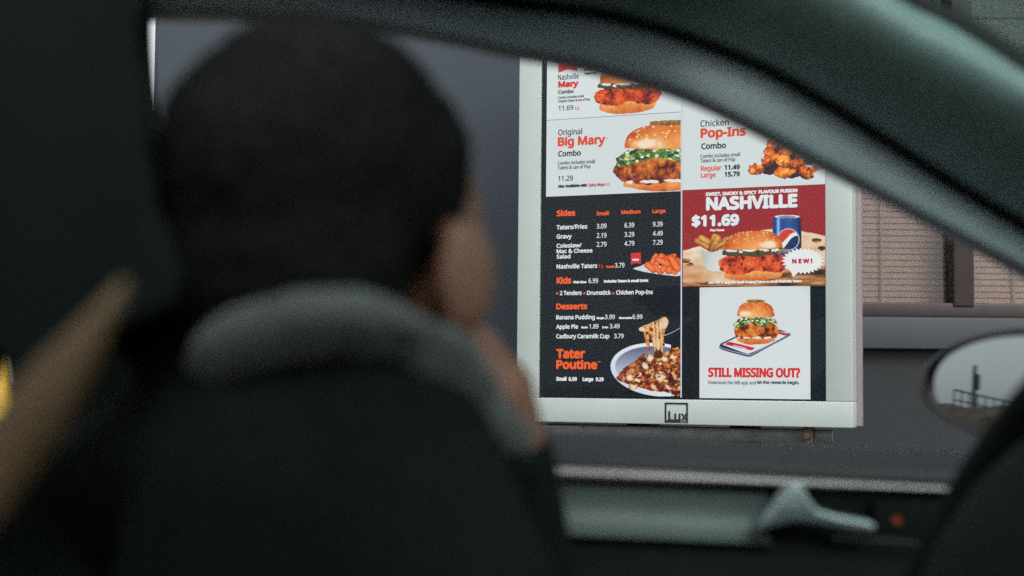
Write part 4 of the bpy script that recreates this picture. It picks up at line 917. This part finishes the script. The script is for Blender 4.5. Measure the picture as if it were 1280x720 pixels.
_hc = np.array([v.co[:] for v in hood.data.vertices]); _hn = (fbm(_hc[:, 0] + _hc[:, 1] * .6, _hc[:, 2] * 2 + _hc[:, 1], .035, 77, 3) - .5) * .022
for v, a_ in zip(hood.data.vertices, _hn): v.co += v.normal * float(a_)
t_ = MB()
for kn_, ft in ((KR, FR), (KL, FL)):
    hp = PV + Vector((.03, .07 if kn_ is KR else -.07, -.02)); t_.cap(hp, .10, kn_, .068); t_.cap(kn_, .068, ft + Vector((0, 0, .04)), .052)
t_.cap(PV + Vector((-.03, -.06, 0)), .12, PV + Vector((-.03, .06, 0)), .12); fused('trousers', t_, M_jeans, per, .008, 5)
for ft in (FR, FL):
    m = MB(); m.cap(ft + Vector((-.02, 0, -.01)), .046, ft + Vector((.17, 0, -.025)), .038); m.obj('shoe', M_dark, per, smooth=True)

# ------------------------------------------------------------------ outside, beyond the window and in the mirror
c = at(2, 480, 3.2); c.z = 0; zt_c = at(4, 432, 3.2).z
bo = empty('bollard', c); props(bo, 'tall yellow conical marker post standing by the kerb, glimpsed at the dark headrest', 'bollard')
m = MB(); m.tube([(c.x, c.y, 0), (c.x, c.y, .02), (c.x, c.y, zt_c - .012), (c.x, c.y, zt_c)], [.20, .19, .008, .003], 24); m.obj('post', M_yellow, bo, smooth=True)
m = MB(); m.tube([(c.x, c.y, .50), (c.x, c.y, .60)], [.19 - .182 * .5 / zt_c + .003, .19 - .182 * .6 / zt_c + .003], 24); m.obj('reflective_band', M_cloth_w, bo, smooth=True)
o = MB().box(-120, -7, -25, 60, -.2, .004).obj('dirt_ground', M_soil); props(o, kind='structure')
P0 = mir(1217, 512, 34); P1 = mir(1219, 457, 34)
pl = empty('utility_pole', (P0.x, P0.y, 0)); props(pl, 'dark timber utility pole rising beside the fence, seen in the wing mirror', 'pole')
m = MB(); m.tube([(P0.x, P0.y, -.1), (P0.x, P0.y, P1.z)], [.26, .2], 12); m.obj('shaft', M_pole, pl, smooth=True)
m = MB(); m.box(P0.x - .35, P0.x + .35, P0.y - .5, P0.y - .1, P1.z - 1.4, P1.z - .5); m.obj('transformer', M_pole, pl, bevel=.08)
fa, fb = mir(1192, 508, 30), mir(1275, 512, 30); fh0, fh1 = mir(1192, 487, 30).z, mir(1275, 505, 30).z
fe = empty('fence', (fa.x, fa.y, 0)); props(fe, 'dark metal railing fence on the earth bank, seen in the wing mirror', 'fence')
zb0 = min(fa.z, fb.z)
nP = 9; tops = []
for k in range(nP):
    q = fa.lerp(fb, k / (nP - 1)); zt_ = fh0 + (fh1 - fh0) * k / (nP - 1); MB().box(q.x - .05, q.x + .05, q.y - .05, q.y + .05, 0, max(zt_, zb0 + .3)).obj('fence_post', M_fence, fe); tops.append(Vector((q.x, q.y, max(zt_, zb0 + .3))))
m = MB(); m.tube(tops, .05, 8); m.tube([p - Vector((0, 0, .5)) for p in tops], .04, 8); m.obj('rail', M_fence, fe)
gx = np.linspace(-1, 1, 60); e0 = mir(1185, 520, 33); e1 = mir(1285, 525, 33); ctr = (e0 + e1) / 2
rows = []
zh = mir(1200, 508, 33).z
for a in np.linspace(-1, 1, 70):
    r = []
    for bq in np.linspace(-1, 1, 40):
        x, y = ctr.x + bq * 9, ctr.y + a * 26; hgt = max(0, zh) * max(0, 1 - bq * bq) * (1 - abs(a) ** 4)
        r.append(Vector((x, y, -.05 + hgt * 1.1 + .35 * (float(vnoise(np.array(x), np.array(y), 2.3, 4)) - .5) * (1 - bq * bq))))
    rows.append(r)
m = MB(); m.grid(rows); o = m.obj('earth_bank', M_soil, smooth=True); props(o, kind='structure')
q = mir(1248, 520, 26); zq = max(q.z, .6)
m = MB(); rr = np.random.RandomState(3)
rows = []
for i in range(15):
    t = math.pi * i / 14; rows.append([Vector((q.x + 1.3 * math.sin(t) * math.cos(2 * math.pi * k / 24) * (1 + .3 * (rr.rand() - .5)), q.y + 1.6 * math.sin(t) * math.sin(2 * math.pi * k / 24) * (1 + .3 * (rr.rand() - .5)), .3 + (zq) * math.cos(t))) for k in range(24)])
m.grid(rows, True); o = m.obj('boulder', M_rock, smooth=True); props(o, 'pale brown boulder lying on the earth bank, seen in the wing mirror', 'boulder')
print('mirror debug', want, P0, P1, fa, fb, q, ctr, 'xB', xB, 'zt', zt)
